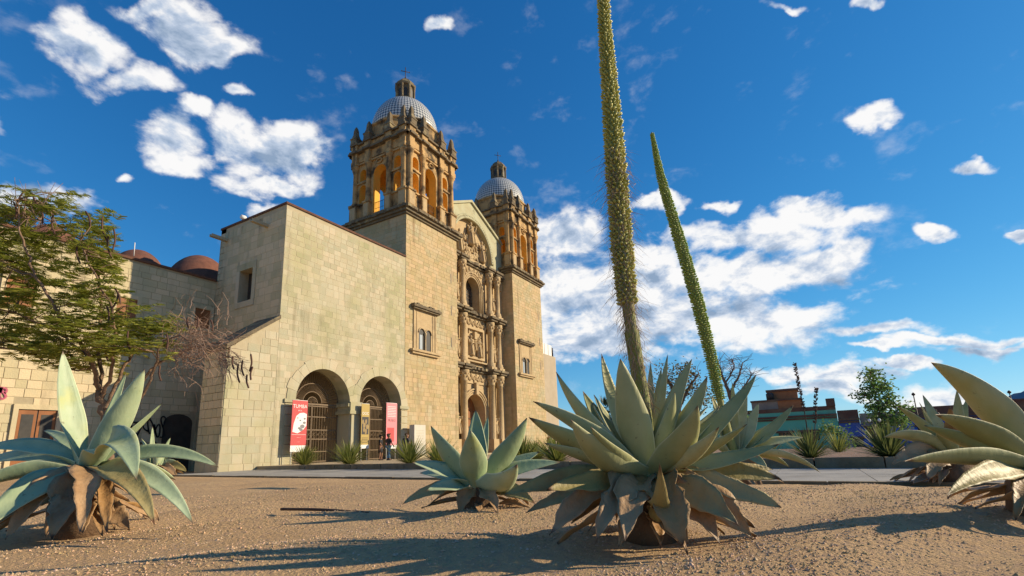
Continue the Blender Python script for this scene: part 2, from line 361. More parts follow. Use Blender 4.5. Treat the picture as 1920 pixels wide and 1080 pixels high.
def block_wall(blocks, O, U, V, Nn, matn, parent, nind, rg, proud=(.004, .013), name='stone_block'):
    O, U, V, Nn = map(np.array, (O, U, V, Nn))
    def score(b):
        c = O+U*(b[0]+b[2]/2)+V*(b[1]+b[3]/2)-CAM; return b[2]*b[3]*abs(c@Nn)/np.linalg.norm(c)**3
    bl = sorted(blocks, key=score, reverse=True)
    for b in bl[:nind]:
        k = rg.randrange(4); key = (k, matn)
        if key not in UMESH: me = UNIT[k].mesh('stone_block'); me.materials.append(M[matn]); UMESH[key] = me
        o = bpy.data.objects.new(name, UMESH[key]); p = rg.uniform(*proud); C.objects.link(o); o.parent = parent
        P = O+U*b[0]+V*b[1]; m = Matrix(((U[0]*b[2], V[0]*b[3], Nn[0]*p, P[0]), (U[1]*b[2], V[1]*b[3], Nn[1]*p, P[1]), (U[2]*b[2], V[2]*b[3], Nn[2]*p, P[2]), (0, 0, 0, 1)))
        m.translation -= WOFF[parent.name]; o.matrix_local = m
    rest = bl[nind:]
    if rest:
        s = MB()
        for b in rest: s.obox(O+U*b[0]+V*b[1]-Nn*.02, U, V, Nn, b[2], b[3], .02+rg.uniform(*proud), .010)
        s.build('stone_courses', M[matn], parent, kind='stuff')
def rect_skip(holes):
    # trims or drops blocks against axis-aligned / arched openings: (cx, half width, z bottom, z spring)
    def f(r):
        a, v, w, h = r; b = a+w
        for (cx, hw, zb, zs) in holes:
            if v+h <= zb: continue
            vm = v+h*.5
            if v < zs: e = hw
            elif vm-zs < hw: e = math.sqrt(hw*hw-(max(v, zs)-zs)**2)
            else: continue
            l, rr = cx-e, cx+e
            if b <= l or a >= rr: continue
            if a < l-.1 and b > rr+.1: return None
            if a < l: b = l
            elif b > rr: a = rr
            else: return None
        return (a, v, b-a, h) if b-a > .06 else None
    return f
def rect_trim(holes):
    def f(r):
        a, v, w, h = r; b = a+w; t = v+h
        for (x0, x1, z0, z1) in holes:
            if b <= x0 or a >= x1 or t <= z0 or v >= z1: continue
            if a < x0 and b > x1: b = x0
            elif a < x0: b = x0
            elif b > x1: a = x1
            elif v < z0-.05: t = z0
            elif t > z1+.05: v = z1
            else: return None
        return (a, v, b-a, t-v) if b-a > .05 and t-v > .05 else None
    return f
def arch_pts(cx, hw, zs, n=14): return [(cx-hw*math.cos(math.pi*i/n), zs+hw*math.sin(math.pi*i/n)) for i in range(n+1)]
def arch_wall(fm, rm, O, U, Nn, u0, u1, z0, z1, ops, th, n=14):
    # wall face (fm) with round-headed openings (cx, hw, zbottom, zspring) and their reveals (rm)
    O, U, Nn = map(np.array, (O, U, Nn)); Z = np.array([0, 0, 1.]); P = lambda u, z, d=0: O+U*u+Z*z-Nn*d
    def quad(m, a, b, c, d): m.add([a, b, c, d], [(0, 1, 2, 3)])
    edges = [u0]
    for (cx, hw, zb, zs) in sorted(ops):
        quad(fm, P(edges[-1], z0), P(cx-hw, z0), P(cx-hw, z1), P(edges[-1], z1)); edges.append(cx+hw)
        if zb > z0: quad(fm, P(cx-hw, z0), P(cx+hw, z0), P(cx+hw, zb), P(cx-hw, zb)); quad(rm, P(cx-hw, zb), P(cx+hw, zb), P(cx+hw, zb, th), P(cx-hw, zb, th))
        A = arch_pts(cx, hw, zs, n)
        for (a, b), (c, d) in zip(A[:-1], A[1:]):
            quad(fm, P(a, b), P(c, d), P(c, z1), P(a, z1)); quad(rm, P(a, b), P(a, b, th), P(c, d, th), P(c, d))
        for sx in (-1, 1): quad(rm, P(cx+sx*hw, zb), P(cx+sx*hw, zs), P(cx+sx*hw, zs, th), P(cx+sx*hw, zb, th))
    quad(fm, P(edges[-1], z0), P(u1, z0), P(u1, z1), P(edges[-1], z1))

X_, Y_, Z_ = (1, 0, 0), (0, 1, 0), (0, 0, 1)
# ------------------------------------------------------------------ convent gatehouse (annex)
AX, AXR, AZ, FY, BY = 18.75, 29.94, 16.6, 27.0, 34.2
ann = thing('convent_gatehouse', (24, 27, 0), 'pale stone convent block with two arched gateways beside the golden church tower', 'building')
A1, A2 = (22.3, 2.15, 0, 4.1), (27.45, 2.12, 0, 4.2)
fm, rm = MB(), MB(); arch_wall(fm, rm, (0, FY, 0), X_, (0, -1, 0), AX, AXR, 0, AZ, [A1, A2], 1.3, 20)
# buttress that widens the wall to the left, with a sloping top
BUT = [(15.7, 0), (AX, 0), (AX, 8.95), (15.85, 6.75)]
fm.prism([(a, b) for a, b in BUT], (0, FY+2.2, 0), X_, Z_, (0, -1, 0), 2.195)
w0_, w1_ = FY+3.8-.72, FY+3.8+.72
for bx_ in ((FY+.01, w0_, 0, AZ), (w1_, BY, 0, AZ), (w0_, w1_, 0, 10.75), (w0_, w1_, 12.95, AZ)): fm.box(AX, AX+.9, *bx_)
fm.box(AX, AXR, BY-.6, BY-.02, 0, AZ)
fm.box(AX+.3, AXR, FY+.05, BY-.05, AZ-.5, AZ-.12)
fm.box(AXR-.5, AXR, FY+1.3, BY, 0, AZ-.5)
wall = fm.build('wall', M['annexm'], ann); rm.build('arch_reveal', M['annex'], ann)
rg = random.Random(11)
def annskip(r):
    k = rect_skip([(A1[0], 2.9, 0, A1[3]), (A2[0], 2.88, 0, A2[3])])(r)
    return k
low = courses(AX, AXR, 0, 8.0, (.30, .46), (.42, .95), annskip, rg, .005)
mid = courses(AX, AXR, 8.0, 11.8, (.30, .44), (.35, .8), None, rg, .008)
top = courses(AX, AXR, 11.8, AZ-.3, (.34, .39), (.42, .62), None, rg, .026)
block_wall(low+mid+top, (0, FY, 0), X_, Z_, (0, -1, 0), 'annex', wall, 300, rg)
def butskip(r):
    u, v, w, h = r; zl = 6.75+(u-15.85)/(AX-15.85)*2.2
    return r if v+h < zl else None
block_wall(courses(15.72, AX, 0, 9, (.38, .6), (.4, .9), butskip, rg), (0, FY, 0), X_, Z_, (0, -1, 0), 'annex', wall, 0, rg)
SW = (FY+3.8, .72, 10.75, 12.95)       # side window (y centre, half width, sill, head)
sideskip = rect_trim([(-SW[0]-SW[1]-.35, -SW[0]+SW[1]+.35, SW[2]-.4, SW[3]+.45)])
block_wall(courses(-BY, -FY-.02, 0, AZ-.3, (.42, .56), (.45, .85), sideskip, rg), (AX, 0, 0), (0, -1, 0), Z_, (-1, 0, 0), 'wing', wall, 0, rg)
block_wall(courses(-BY, -FY-.02, 0, 6.6, (.4, .6), (.4, .7), None, rg), (15.72, 0, 0), (0, -1, 0), Z_, (-1, 0, 0), 'annex', wall, 0, rg) if False else None
# sloping dark coping of the buttress
s = MB(); s.prism([(15.6, 6.62), (AX+.02, 8.95), (AX+.02, 9.2), (15.6, 6.88)], (0, FY+2.25, 0), X_, Z_, (0, -1, 0), 2.35); s.build('buttress_coping', M['ledge'], ann)
block_wall(courses(-(FY+2.18), -FY-.02, 0, 6.6, (.4, .6), (.4, .7), None, rg), (15.7, 0, 0), (0, -1, 0), Z_, (-1, 0, 0), 'wing', wall, 0, rg)
# voussoirs and imposts
for (cx, hw, zb, zs) in (A1, A2):
    nv = 13
    for i in range(nv):
        a0, a1 = math.pi*i/nv+.0025, math.pi*(i+1)/nv-.0025; ro = hw+rng.uniform(.62, .76); s = MB(); poly = []
        for a in (a0, (a0+a1)/2, a1): poly.append((cx+hw*math.cos(a), zs+hw*math.sin(a)))
        for a in (a1, (a0+a1)/2, a0): poly.append((cx+ro*math.cos(a), zs+ro*math.sin(a)))
        s.prism(poly[::-1], (0, FY+.3, 0), X_, Z_, (0, -1, 0), .335+rng.uniform(0, .012)); s.build('voussoir', M['annex'], ann)
    for sx in (-1, 1):
        v = 0.2
        while v < zs-.2:
            h = rng.uniform(.45, .8); h = min(h, zs-.2-v); u = cx+sx*hw+.006 if sx > 0 else cx-hw-.726
            s = MB().obox((u, FY+.02, v+.01), X_, Z_, (0, -1, 0), .72, h-.02, .06, .02); s.build('jamb_stone', M['annex'], ann); v += h
        s = MB().box(cx+sx*(hw+.3)-.5, cx+sx*(hw+.3)+.5, FY-.12, FY+1.25, zs-.2, zs+.02); s.build('impost', M['annex'], ann)
# pier between the arches: carved console
s = MB(); s.box(24.52, 25.26, FY-.16, FY+.6, .2, 3.4); s.box(24.3, 25.48, FY-.26, FY+1.25, 3.4, 3.62); s.box(24.38, 25.4, FY-.2, FY+1.25, 3.62, 4.22)
s.build('pier', M['annex'], ann)
# coping, parapet
s = MB(); s.box(AX-.08, AXR, FY-.09, FY+.5, AZ-.02, AZ+.12); s.box(AX-.08, AX+.5, FY+.5, BY, AZ-.02, AZ+.12); s.build('coping', M['coping'], ann)
# side window
yc, hw, z0, z1 = SW
for nm, bx in (('window_lintel', (yc-hw-.35, yc+hw+.35, z1, z1+.45)), ('window_sill', (yc-hw-.3, yc+hw+.3, z0-.4, z0)), ('window_jamb', (yc-hw-.35, yc-hw, z0, z1)), ('window_jamb', (yc+hw, yc+hw+.35, z0, z1))):
    MB().box(AX-.05, AX-.002, bx[0], bx[1], bx[2], bx[3]).build(nm, M['annex'], ann)
s = MB(); s.box(AX+.62, AX+.64, yc-hw, yc+hw, z0, z1); s.build('window_pane', M['glass'], ann)
for yy in (yc-.02,): MB().box(AX+.57, AX+.615, yy-.03, yy+.03, z0, z1).build('window_bar', M['iron'], ann)
# water spouts
for (yy, zz) in ((33.4, 15.55), (28.9, 15.45)):
    s = MB(); s.prism([(-.14, 0), (.14, 0), (.14, .2), (.1, .2), (.1, .06), (-.1, .06), (-.1, .2), (-.14, .2)], (AX+.1, yy, zz), Y_, Z_, (-1, 0, 0), 1.25)
    s.build('water_spout', M['annexm'], ann)
# vestibule behind the gates
s = MB(); s.box(AX+1, AXR-.5, BY-.9, BY-.65, 0, 7.5); s.box(AX+.9, AXR-.5, FY+1.3, BY-.6, 7.4, 7.5); s.box(24.6, 25.2, FY+1.3, FY+5, .2, 7.4); s.build('vestibule_wall', M['int'], ann)
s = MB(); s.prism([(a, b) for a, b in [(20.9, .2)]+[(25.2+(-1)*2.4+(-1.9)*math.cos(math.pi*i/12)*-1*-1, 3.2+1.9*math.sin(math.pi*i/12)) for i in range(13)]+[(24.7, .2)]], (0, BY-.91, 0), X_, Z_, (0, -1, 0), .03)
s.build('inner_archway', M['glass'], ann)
MB().box(AX+.9, AXR-.5, FY-.9, BY-.9, .1, .232).build('threshold', M['sand'], ann)
# iron gates
for gi, (cx, hw, zb, zs) in enumerate((A1, A2)):
    yg = FY+1.15
    gt = thing('iron_gate', (cx, yg, .23), ['open-work iron gate with fan light in the archway by the red banner', 'closed iron gate with fan light in the archway by the pink banner'][gi], 'gate')
    s = MB()
    for k in range(1, 33):
        a = math.pi*k/33; s.tube([(cx+.75*math.cos(a), yg, zs+.75*math.sin(a)), (cx+(hw-.03)*math.cos(a), yg, zs+(hw-.03)*math.sin(a))], .022, 4, False)
    for rr in (.4, .75, 1.3, hw-.03): s.tube([(cx+rr*math.cos(math.pi*i/24), yg, zs+rr*math.sin(math.pi*i/24)) for i in range(25)], .035, 5)
    for k in range(1, 9): a = math.pi*k/9; s.tube([(cx+.06*math.cos(a), yg, zs+.06*math.sin(a)), (cx+.4*math.cos(a), yg, zs+.4*math.sin(a))], .018, 4)
    s.build('fan_light', M['gate'], gt)
    MB().box(cx-hw, cx+hw, yg-.05, yg+.05, zs-.12, zs-.02).build('transom', M['gate'], gt)
    for side in (-1, 1):
        s = MB(); x0, x1 = (cx-hw+.05, cx-.02) if side < 0 else (cx+.02, cx+hw-.05)
        nb = 10 if gi == 0 else 14
        for k in range(nb+1):
            x = x0+(x1-x0)*k/nb; s.box(x-.010, x+.010, yg-.010, yg+.010, .26, zs-.12)
        for z in (.32, .95, 1.75, 2.35, 3.2, zs-.2): s.box(x0, x1, yg-.022, yg+.022, z-.03, z+.03)
        for x in (x0, x1): s.box(x-.035, x+.035, yg-.035, yg+.035, .24, zs-.12)
        for row in range(2):
            for k in range(6):
                c_ = (x0+(x1-x0)*(k+.5)/6, yg-.02, 1.9+.3*row); s.tube([(c_[0]+.13*math.cos(t), c_[1], c_[2]+.13*math.sin(t)) for t in np.linspace(0, 6.2832, 11)], .018, 4)
        s.build('gate_leaf', M['gate'], gt)

# floodlight on the roof
fl = thing('floodlight', (AX+.6, 31.6, AZ), 'small white floodlight on the flat roof edge of the convent block', 'floodlight')
p = WX(455, 407, AX+.2)
MB().tube([(p[0], p[1], AZ+.1), (p[0], p[1], AZ+.45)], .03, 6).build('stand', M['iron'], fl)
s = MB(); s.lathe((0, 0, 0), [(.02, 0), (.15, .02), (.17, .3), (.12, .38)], 12); s.v = [(p[0]+b-.2, p[1]+c*.9-.1, AZ+.5+a) for a, c, b in s.v]; s.build('lamp_head', M['cloth_w'], fl)

# ------------------------------------------------------------------ convent wing on the left
wg = thing('convent_wing', (8, 34.2, 0), 'long cream stone convent wing with small wooden windows and graffiti at its foot', 'building')
WYp, WZt = 34.2, 12.75
s = MB(); s.box(-26, AX, WYp, WYp+10, 0, WZt); wall2 = s.build('wall', M['wingm'], wg)
def wp(px, py): P = WY(px, py, WYp); return P[0], P[2]
wins = []
for (x0, z1, x1, z0, kind) in [(8.3, 10.2, 9.45, 8.75, 'w'), (13.05, 10.3, 14.1, 8.9, 'w'), (17.45, 10.6, 18.45, 9.3, 'w'), (9.55, 3.5, 11.1, .4, 'd'), (16.3, 3.0, 18.0, 0, 'a'), (3.0, 10.2, 4.1, 8.8, 'w')]: wins.append((x0, x1, z0, z1, kind))
wingskip = rect_trim([(x0-.2, x1+.2, z0-.2, z1+(.58 if k == 'a' else .25)) for (x0, x1, z0, z1, k) in wins])
rg = random.Random(5)
block_wall(courses(-8, AX-.02, 0, WZt-.15, (.34, .56), (.42, .85), wingskip, rg, .010), (0, WYp, 0), X_, Z_, (0, -1, 0), 'wing', wall2, 300, rg, (.01, .03))
for (x0, x1, z0, z1, k) in wins:
    o = MB(); o.box(x0, x1, WYp-.012, WYp-.004, z0, z1)
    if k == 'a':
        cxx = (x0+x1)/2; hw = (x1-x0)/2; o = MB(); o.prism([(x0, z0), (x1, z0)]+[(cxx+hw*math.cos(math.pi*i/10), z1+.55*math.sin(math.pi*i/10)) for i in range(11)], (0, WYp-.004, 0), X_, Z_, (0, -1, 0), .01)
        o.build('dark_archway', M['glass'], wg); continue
    w_ = o.build('window' if k == 'w' else 'door', M['wood'] if k == 'w' else M['glass'], wg)
    for bx in ((x0-.2, x0, z0-.02, z1+.25), (x1, x1+.2, z0-.02, z1+.25), (x0, x1, z1, z1+.25), (x0-.25, x1+.25, z0-.2, z0-.02)):
        MB().box(bx[0], bx[1], WYp-.13, WYp, bx[2], bx[3]).build('window_surround', M['wing'], w_)
    n_ = 2
    for i in range(n_):
        a, b = x0+(x1-x0)*i/n_+.03, x0+(x1-x0)*(i+1)/n_-.03
        MB().box(a, b, WYp-.05, WYp-.013, z0+.03, z1-.03).build('shutter', M['wood'], w_)
        if k == 'd': MB().box(a+.12, b-.12, WYp-.06, WYp-.051, z0+.8, z1-.25).build('door_pane', M['glass'], w_)
s = MB(); s.box(-26, AX-.1, WYp-.13, WYp+.4, WZt, WZt+.14); s.build('coping', M['coping'], wg)
for (pxc, pyt, pxl) in ((262, 470, 200), (378, 481, 312), (100, 425, 20)):
    T_ = WY(pxc, pyt, 39.5); rr = (T_[0]-WY(pxl, pyt+25, 39.5)[0])*1.08
    MB().lathe((T_[0], 39.5, WZt-.4), [(rr*math.cos(t), (T_[2]-WZt+.4)*math.sin(t)) for t in np.linspace(0, 1.55, 14)], 36).build('roof_vault', M['vault'], wg)
MB().tube([WY(251, 480, 38), WY(253, 455, 38)], .03, 5).build('antenna', M['cloth_w'], wg)
# graffiti: black marker loops
mk = mat('black_paint', (.012,.012,.014), None, 3, .7, 0); mr = mat('pink_paint_and_flare', (.45,.10,.16), None, 3, .7, 0)
rg = random.Random(21)
def scribble(x0, x1, z0, z1, n, m, w):
    s = MB()
    for k in range(n):
        cx_, cz_ = x0+(x1-x0)*(k+.5)/n, (z0+z1)/2+rg.uniform(-.2, .2)*(z1-z0); pts = []
        p = np.array([cx_, cz_]); a, b, ph_ = rg.uniform(.25, .5)*(x1-x0)/n*1.6, rg.uniform(.25, .5)*(z1-z0), rg.uniform(0, 6)
        w1, w2 = rg.choice([(1, 2), (2, 1), (2, 3), (1, 1), (3, 2)])
        P = [(cx_+a*math.sin(w1*t+ph_), cz_+b*math.sin(w2*t)) for t in np.linspace(0, rg.uniform(3.5, 6.3), 26)]
        for (xa, za), (xb, zb) in zip(P[:-1], P[1:]):
            d = np.array([xb-xa, zb-za]); d /= np.linalg.norm(d)+1e-6; nn_ = np.array([-d[1], d[0]])*w
            s.add([(xa-nn_[0], WYp-.068, za-nn_[1]), (xb-nn_[0], WYp-.068, zb-nn_[1]), (xb+nn_[0], WYp-.068, zb+nn_[1]), (xa+nn_[0], WYp-.068, za+nn_[1])], [(0, 1, 2, 3)])
    s.build('graffiti', m, wg)
scribble(14.6, 16.4, 1.9, 3.3, 6, mk, .045); scribble(14.6, 16.2, 1.2, 1.9, 4, mk, .03)
scribble(8.2, 9.0, 3.7, 4.7, 4, mr, .05)  # pink loops: red graffiti, with lens flare painted into shape and colour

# ------------------------------------------------------------------ church
TX, TW, TD, TLEN = 29.96, 7.15, 7.0, 17.88           # tower corner x, width, depth, spacing
TZ = 20.55
ch = thing('church', (42, 31, 0), 'golden stone baroque church with twin domed bell towers and carved portal', 'church')
cxT, cyT = TX+TW/2, FY+TD/2
rg = random.Random(31)
WIN = (2.42, 8.95, 12.6)      # tower window: centre offset, sill, hood
def tower():
    parts = []
    x0, x1 = TX, TX+TW
    s = MB(); s.box(x0, x1, FY, FY+TD, 0, TZ); sh = s.build('tower_shaft', M['towerm'], ch); parts.append(sh)
    sk = rect_trim([(x0+WIN[0]-1.42, x0+WIN[0]+1.42, WIN[1]-.02, WIN[2]-.1)]+[(x1-1.0, x1-.9, z, z+.9) for z in (9.9, 12.9, 16.0)])
    block_wall(courses(x0, x1, 0, TZ-.05, (.30, .40), (.45, .9), sk, rg, .008), (0, FY, 0), X_, Z_, (0, -1, 0), 'tower', sh, 0, rg, (.005, .016))
    block_wall(courses(-FY-TD, -FY-.01, 0, TZ-.05, (.32, .42), (.45, .95), None, rg, .009), (x0, 0, 0), (0, -1, 0), Z_, (-1, 0, 0), 'tower', sh, 0, rg, (.005, .016))
    block_wall(courses(FY+.01, FY+TD, 0, TZ-.05, (.32, .42), (.45, .95), None, rg, .009), (x1, 0, 0), Y_, Z_, (1, 0, 0), 'tower', sh, 0, rg, (.005, .016))
    s = MB()
    for z in (9.9, 12.9, 16.0): s.box(x1-1.0, x1-.9, FY-.01, FY+.02, z, z+.9)
    s.build('slit_window', M['glass'], sh)
    # twin window
    wx, z0, z1 = x0+WIN[0], WIN[1], WIN[2]
    f_, r_ = MB(), MB(); arch_wall(f_, r_, (0, FY-.05, 0), X_, (0, -1, 0), wx-1.4, wx+1.4, z0+.02, z1-.1, [(wx-.43, .36, z0+.02, z0+1.5), (wx+.43, .36, z0+.02, z0+1.5)], .048, 12)
    f_.build('window_surround', M['carved'], sh); 
    s = MB(); s.box(wx-.85, wx+.85, FY-.012, FY-.006, z0, z0+2.1); s.build('window_pane', M['glass'], sh)
    s = MB(); s.box(wx-.62, wx-.3, FY-.02, FY-.014, z0+.1, z0+1.35); s.build('window_shutter', mat('blue_grey_shutter', (.33,.38,.42), None, 3, .5, 0), sh)
    s = MB(); s.lathe((wx, FY-.09, z0), [(.12, 0), (.09, .1), (.075, .2), (.075, 1.3), (.12, 1.42), (.14, 1.55)], 10)
    for sx in (-1, 1):
        s.box(wx+sx*1.4-.07, wx+sx*1.4+.07, FY-.1, FY, z0, z1-.1); s.box(wx+sx*1.05-.05, wx+sx*1.05+.05, FY-.085, FY-.05, z0, z1-.4)
        s.tube([(wx+sx*.43+.42*math.cos(t), FY-.07, z0+1.5+.42*math.sin(t)) for t in np.linspace(0, math.pi, 12)], .06, 6)
    s.build('window_moulding', M['carved'], sh)
    s = MB(); s.box(wx-1.75, wx+1.85, FY-.42, FY, z1-.1, z1+.1); s.box(wx-1.65, wx+1.75, FY-.3, FY, z1-.24, z1-.102)
    for i in range(9): s.box(wx-1.7+i*.4, wx-1.45+i*.4, FY-.36, FY, z1+.1, z1+rg.uniform(.14, .3))
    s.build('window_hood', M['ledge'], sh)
    s = MB(); s.box(wx-1.85, wx+1.9, FY-.35, FY, z0-.2, z0-.02); s.box(wx-1.7, wx+1.75, FY-.22, FY, z0-.38, z0-.202); s.build('window_sill', M['carved'], sh)
    # shaft cornice
    s = MB()
    for (pz, d, h) in ((TZ, .16, .2), (TZ+.2, .34, .22), (TZ+.42, .48, .24)): s.box(x0-d, x1+d, FY-d, FY+TD+d, pz, pz+h-.003)
    rr = random.Random(4)
    for i in range(70):
        t = rr.random(); w = rr.uniform(.15, .5); o = rr.choice((0, 1))
        if o: s.box(x0-.55+t*TW, x0-.55+t*TW+w, FY-.5-rr.uniform(.01, .07), FY, TZ+.45, TZ+.66+rr.uniform(0, .06))
        else: s.box(x0-.5-rr.uniform(.01, .07), x0, FY+t*TD-.4, FY+t*TD-.4+w, TZ+.45, TZ+.66+rr.uniform(0, .06))
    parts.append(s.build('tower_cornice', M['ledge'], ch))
    # belfry
    B0, B1 = TZ+.66, 27.45; hs_ = 3.25
    fm, rm, cm = MB(), MB(), MB(); ent, dk = MB(), MB(); peds = []
    fins = []; cols = []; rails = []
    for k in range(4):
        a = k*math.pi/2; U = np.array([math.cos(a), math.sin(a), 0]); Nn = np.array([math.sin(a), -math.cos(a), 0])
        ctr = np.array([cxT, cyT, 0]); O = ctr+Nn*hs_; th = .85
        lo = (B0, 25.25); up_ = (25.25, B1)
        arch_wall(fm, rm, O, U, Nn, -hs_, -1.15, *lo, [(-2.12, .42, 23.25, 24.65)], th, 10)
        arch_wall(fm, rm, O, U, Nn, 1.15, hs_, *lo, [(2.12, .42, 23.25, 24.65)], th, 10)
        arch_wall(fm, rm, O, U, Nn, -hs_, -1.15, *up_, [(-2.12, .4, 25.5, 26.25)], th, 10)
        arch_wall(fm, rm, O, U, Nn, 1.15, hs_, *up_, [(2.12, .4, 25.5, 26.25)], th, 10)
        arch_wall(fm, rm, O, U, Nn, -1.15, 1.15, B0, B1, [(0, .78, 21.9, 25.7)], th, 14)
        def bx(m, u0, u1, d0, d1, z0, z1):
            P = O+U*u0-Nn*d0; m.add([P, O+U*u1-Nn*d0, O+U*u1+Nn*d1, O+U*u0+Nn*d1]+[q_+np.array([0, 0, z1-z0]) for q_ in (P, O+U*u1-Nn*d0, O+U*u1+Nn*d1, O+U*u0+Nn*d1)], [(0,1,2,3)[::-1],(4,5,6,7),(0,1,5,4)[::-1],(1,2,6,5)[::-1],(2,3,7,6)[::-1],(3,0,4,7)[::-1]]); 
            nv = len(m.v); m.v[nv-8:nv-4] = [(p_[0], p_[1], z0) for p_ in m.v[nv-8:nv-4]]; m.v[nv-4:] = [(p_[0], p_[1], z1) for p_ in m.v[nv-4:]]
        for sx in (-1, 1):
            for z in (25.25,): bx(fm, sx*2.12-.62, sx*2.12+.62, 0, .14, z-.07, z+.07)
            bx(fm, sx*2.12-.6, sx*2.12+.6, 0, .12, 23.05, 23.2)
        for u in (-2.98, -1.3, 1.3, 2.98):
            w = .34 if abs(u) < 2 else .42
            ped, pan = MB(), MB(); peds.append((ped, pan)); bx(ped, u-w, u+w, 0, .37, B0, 22.95); bx(ped, u-w-.08, u+w+.08, 0, .45, 22.95, 23.12); bx(ped, u-w-.07, u+w+.07, 0, .43, B0+.002, B0+.28)
            bx(pan, u-w+.1, u+w-.1, -.36, .395, B0+.42, 22.8)
            c = O+U*u+Nn*.11; cols.append(c)
            bx(ent, u-.36, u+.36, 0, .42, 27.1, 27.5); bx(ent, u-.33, u+.33, 0, .35, 27.5, 28.3)
            bx(dk, u-.44, u+.44, 0, .62, 28.3, 28.52); bx(ent, u-.38, u+.38, 0, .4, 28.52, 29.15); bx(dk, u-.46, u+.46, 0, .54, 29.15, 29.36)
            fins.append(O+U*u+Nn*.2)
        bx(ent, -hs_-.1, hs_+.1, .6, .12, 27.45, 28.3); bx(dk, -hs_-.45, hs_+.45, .6, .5, 28.32, 28.5); bx(ent, -hs_, hs_, .6, .18, 28.5, 29.15); bx(dk, -hs_-.25, hs_+.25, .6, .36, 29.17, 29.34)
        bx(ent, -hs_-.15, hs_+.15, .3, .2, 27.12, 27.28)
        # round medallion and keystone over the arch
        s_ = [O+U*(.34*math.cos(t))+Nn*.1+np.array([0, 0, 26.85+.2*math.sin(t)]) for t in np.linspace(0, 6.2832, 15)]; ent.tube(s_, .07, 6)
        rr = MB(); P = lambda u, z: O+U*u-Nn*.25+np.array([0, 0, z])
        for i in range(9): rr.tube([P(-.7+i*.175, 21.95), P(-.7+i*.175, 23.0)], .02, 4)
        rr.tube([P(-.76, 23.0), P(.76, 23.0)], .03, 4); rr.tube([P(-.76, 22.4), P(.76, 22.4)], .02, 4); rails.append(rr)
    bel = fm.build('belfry', M['bel'], ch); parts.append(bel)
    rm.build('arch_reveal', M['yellow'], bel)
    s = MB()       # inner faces of the belfry walls, floor and ceiling in yellow plaster
    s.box(cxT-3.2, cxT+3.2, cyT-3.2, cyT+3.2, B0-.05, 21.3); s.box(cxT-3.2, cxT+3.2, cyT-3.2, cyT+3.2, 27.3, 27.44)
    for sx in (-1, 1):
        for sy in (-1, 1): s.cbox((cxT+sx*2.78, cyT+sy*2.78), .5, .5, 21.3, 27.3)
    s.build('belfry_floor', M['yellow'], bel)
    iw = MB(); dm = MB()
    for k in range(4):
        a = k*math.pi/2; U = np.array([math.cos(a), math.sin(a), 0]); Nn = np.array([math.sin(a), -math.cos(a), 0]); O = np.array([cxT, cyT, 0])+Nn*(hs_-.85)
        for sg, ops_ in ((-1, 0), (1, 0)):
            arch_wall(iw, dm, O, U, Nn, *sorted((sg*2.4, sg*1.15)), B0, 25.25, [(sg*2.0, .36, 23.25, 24.65)], .01, 10)
            arch_wall(iw, dm, O, U, Nn, *sorted((sg*2.4, sg*1.15)), 25.25, 27.4, [(sg*2.0, .36, 25.5, 26.25)], .01, 10)
        arch_wall(iw, dm, O, U, Nn, -1.15, 1.15, B0, 27.4, [(0, .78, 21.9, 25.7)], .01, 14)
    iw.build('inner_wall', M['yellow'], bel)
    for pd_, pn_ in peds: pd_.build('pedestal', M['bel'], bel); pn_.build('pedestal_panel', M['carved'], bel)
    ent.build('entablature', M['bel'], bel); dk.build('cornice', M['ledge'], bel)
    cs = MB(); cs.lathe((0, 0, 0), [(.30, 23.12), (.30, 23.25), (.235, 23.35), (.23, 24.2), (.205, 26.3), (.235, 26.35), (.22, 26.45), (.32, 26.85), (.36, 26.9), (.36, 27.1)], 14); cme = cs.mesh('column'); cme.materials.append(M['bel'])
    for c in cols:
        o = bpy.data.objects.new('column', cme); o.location = (c[0], c[1], 0); link(o, bel)
    fs = MB(); fs.lathe((0, 0, 0), [(.50, 0), (.50, .45), (.58, .5), (.56, .6), (.40, .75), (.27, 1.1), (.24, 1.5), (.17, 1.75), (.06, 1.95)], 4, False, math.pi/4); fme = fs.mesh('finial'); fme.materials.append(M['ledge'])
    for c in fins:
        o = bpy.data.objects.new('finial', fme); o.location = (c[0], c[1], 29.34); link(o, bel)
    for rr in rails: rr.build('railing', M['iron'], bel)
    # drum, dome, lantern
    s = MB(); s.lathe((cxT, cyT, 0), [(3.35, 29.0), (3.35, 30.9), (3.5, 31.0), (3.5, 31.15), (3.3, 31.2)], 8, False, math.pi/8); dr = s.build('dome_drum', M['bel'], ch); parts.append(dr)
    s = MB(); pr_ = [(3.22*math.cos(t)**.92, 31.18+3.75*math.sin(t)) for t in np.linspace(0, 1.36, 22)]; s.lathe((cxT, cyT, 0), pr_, 48)
    dome = s.build('dome', M['tile'], ch); parts.append(dome)
    ln = MB(); ln.lathe((cxT, cyT, 0), [(1.05, 34.7), (1.05, 34.95), (.86, 35.0), (.86, 36.5), (1.05, 36.55), (1.1, 36.75), (.95, 36.8), (.85, 37.1), (.55, 37.4), (.2, 37.55), (.1, 37.6)], 8, False, math.pi/8)
    lo_ = ln.build('lantern', M['ledge'], ch); parts.append(lo_)
    pw, dw = MB(), MB()
    for k in range(8):
        a = k*math.pi/4+math.pi/8; pw.lathe((cxT+.9*math.cos(a), cyT+.9*math.sin(a), 0), [(.16, 35), (.13, 35.1), (.12, 36.3), (.18, 36.5)], 8)
        a += math.pi/8; r_ = .80; n_ = np.array([math.cos(a), math.sin(a), 0]); t_ = np.array([-n_[1], n_[0], 0]); c_ = np.array([cxT, cyT, 35.25])+n_*.79
        dw.prism([(-.17, 0), (.17, 0), (.17, .75), (.1, .9), (-.1, .9), (-.17, .75)], c_, t_, Z_, n_, .03)
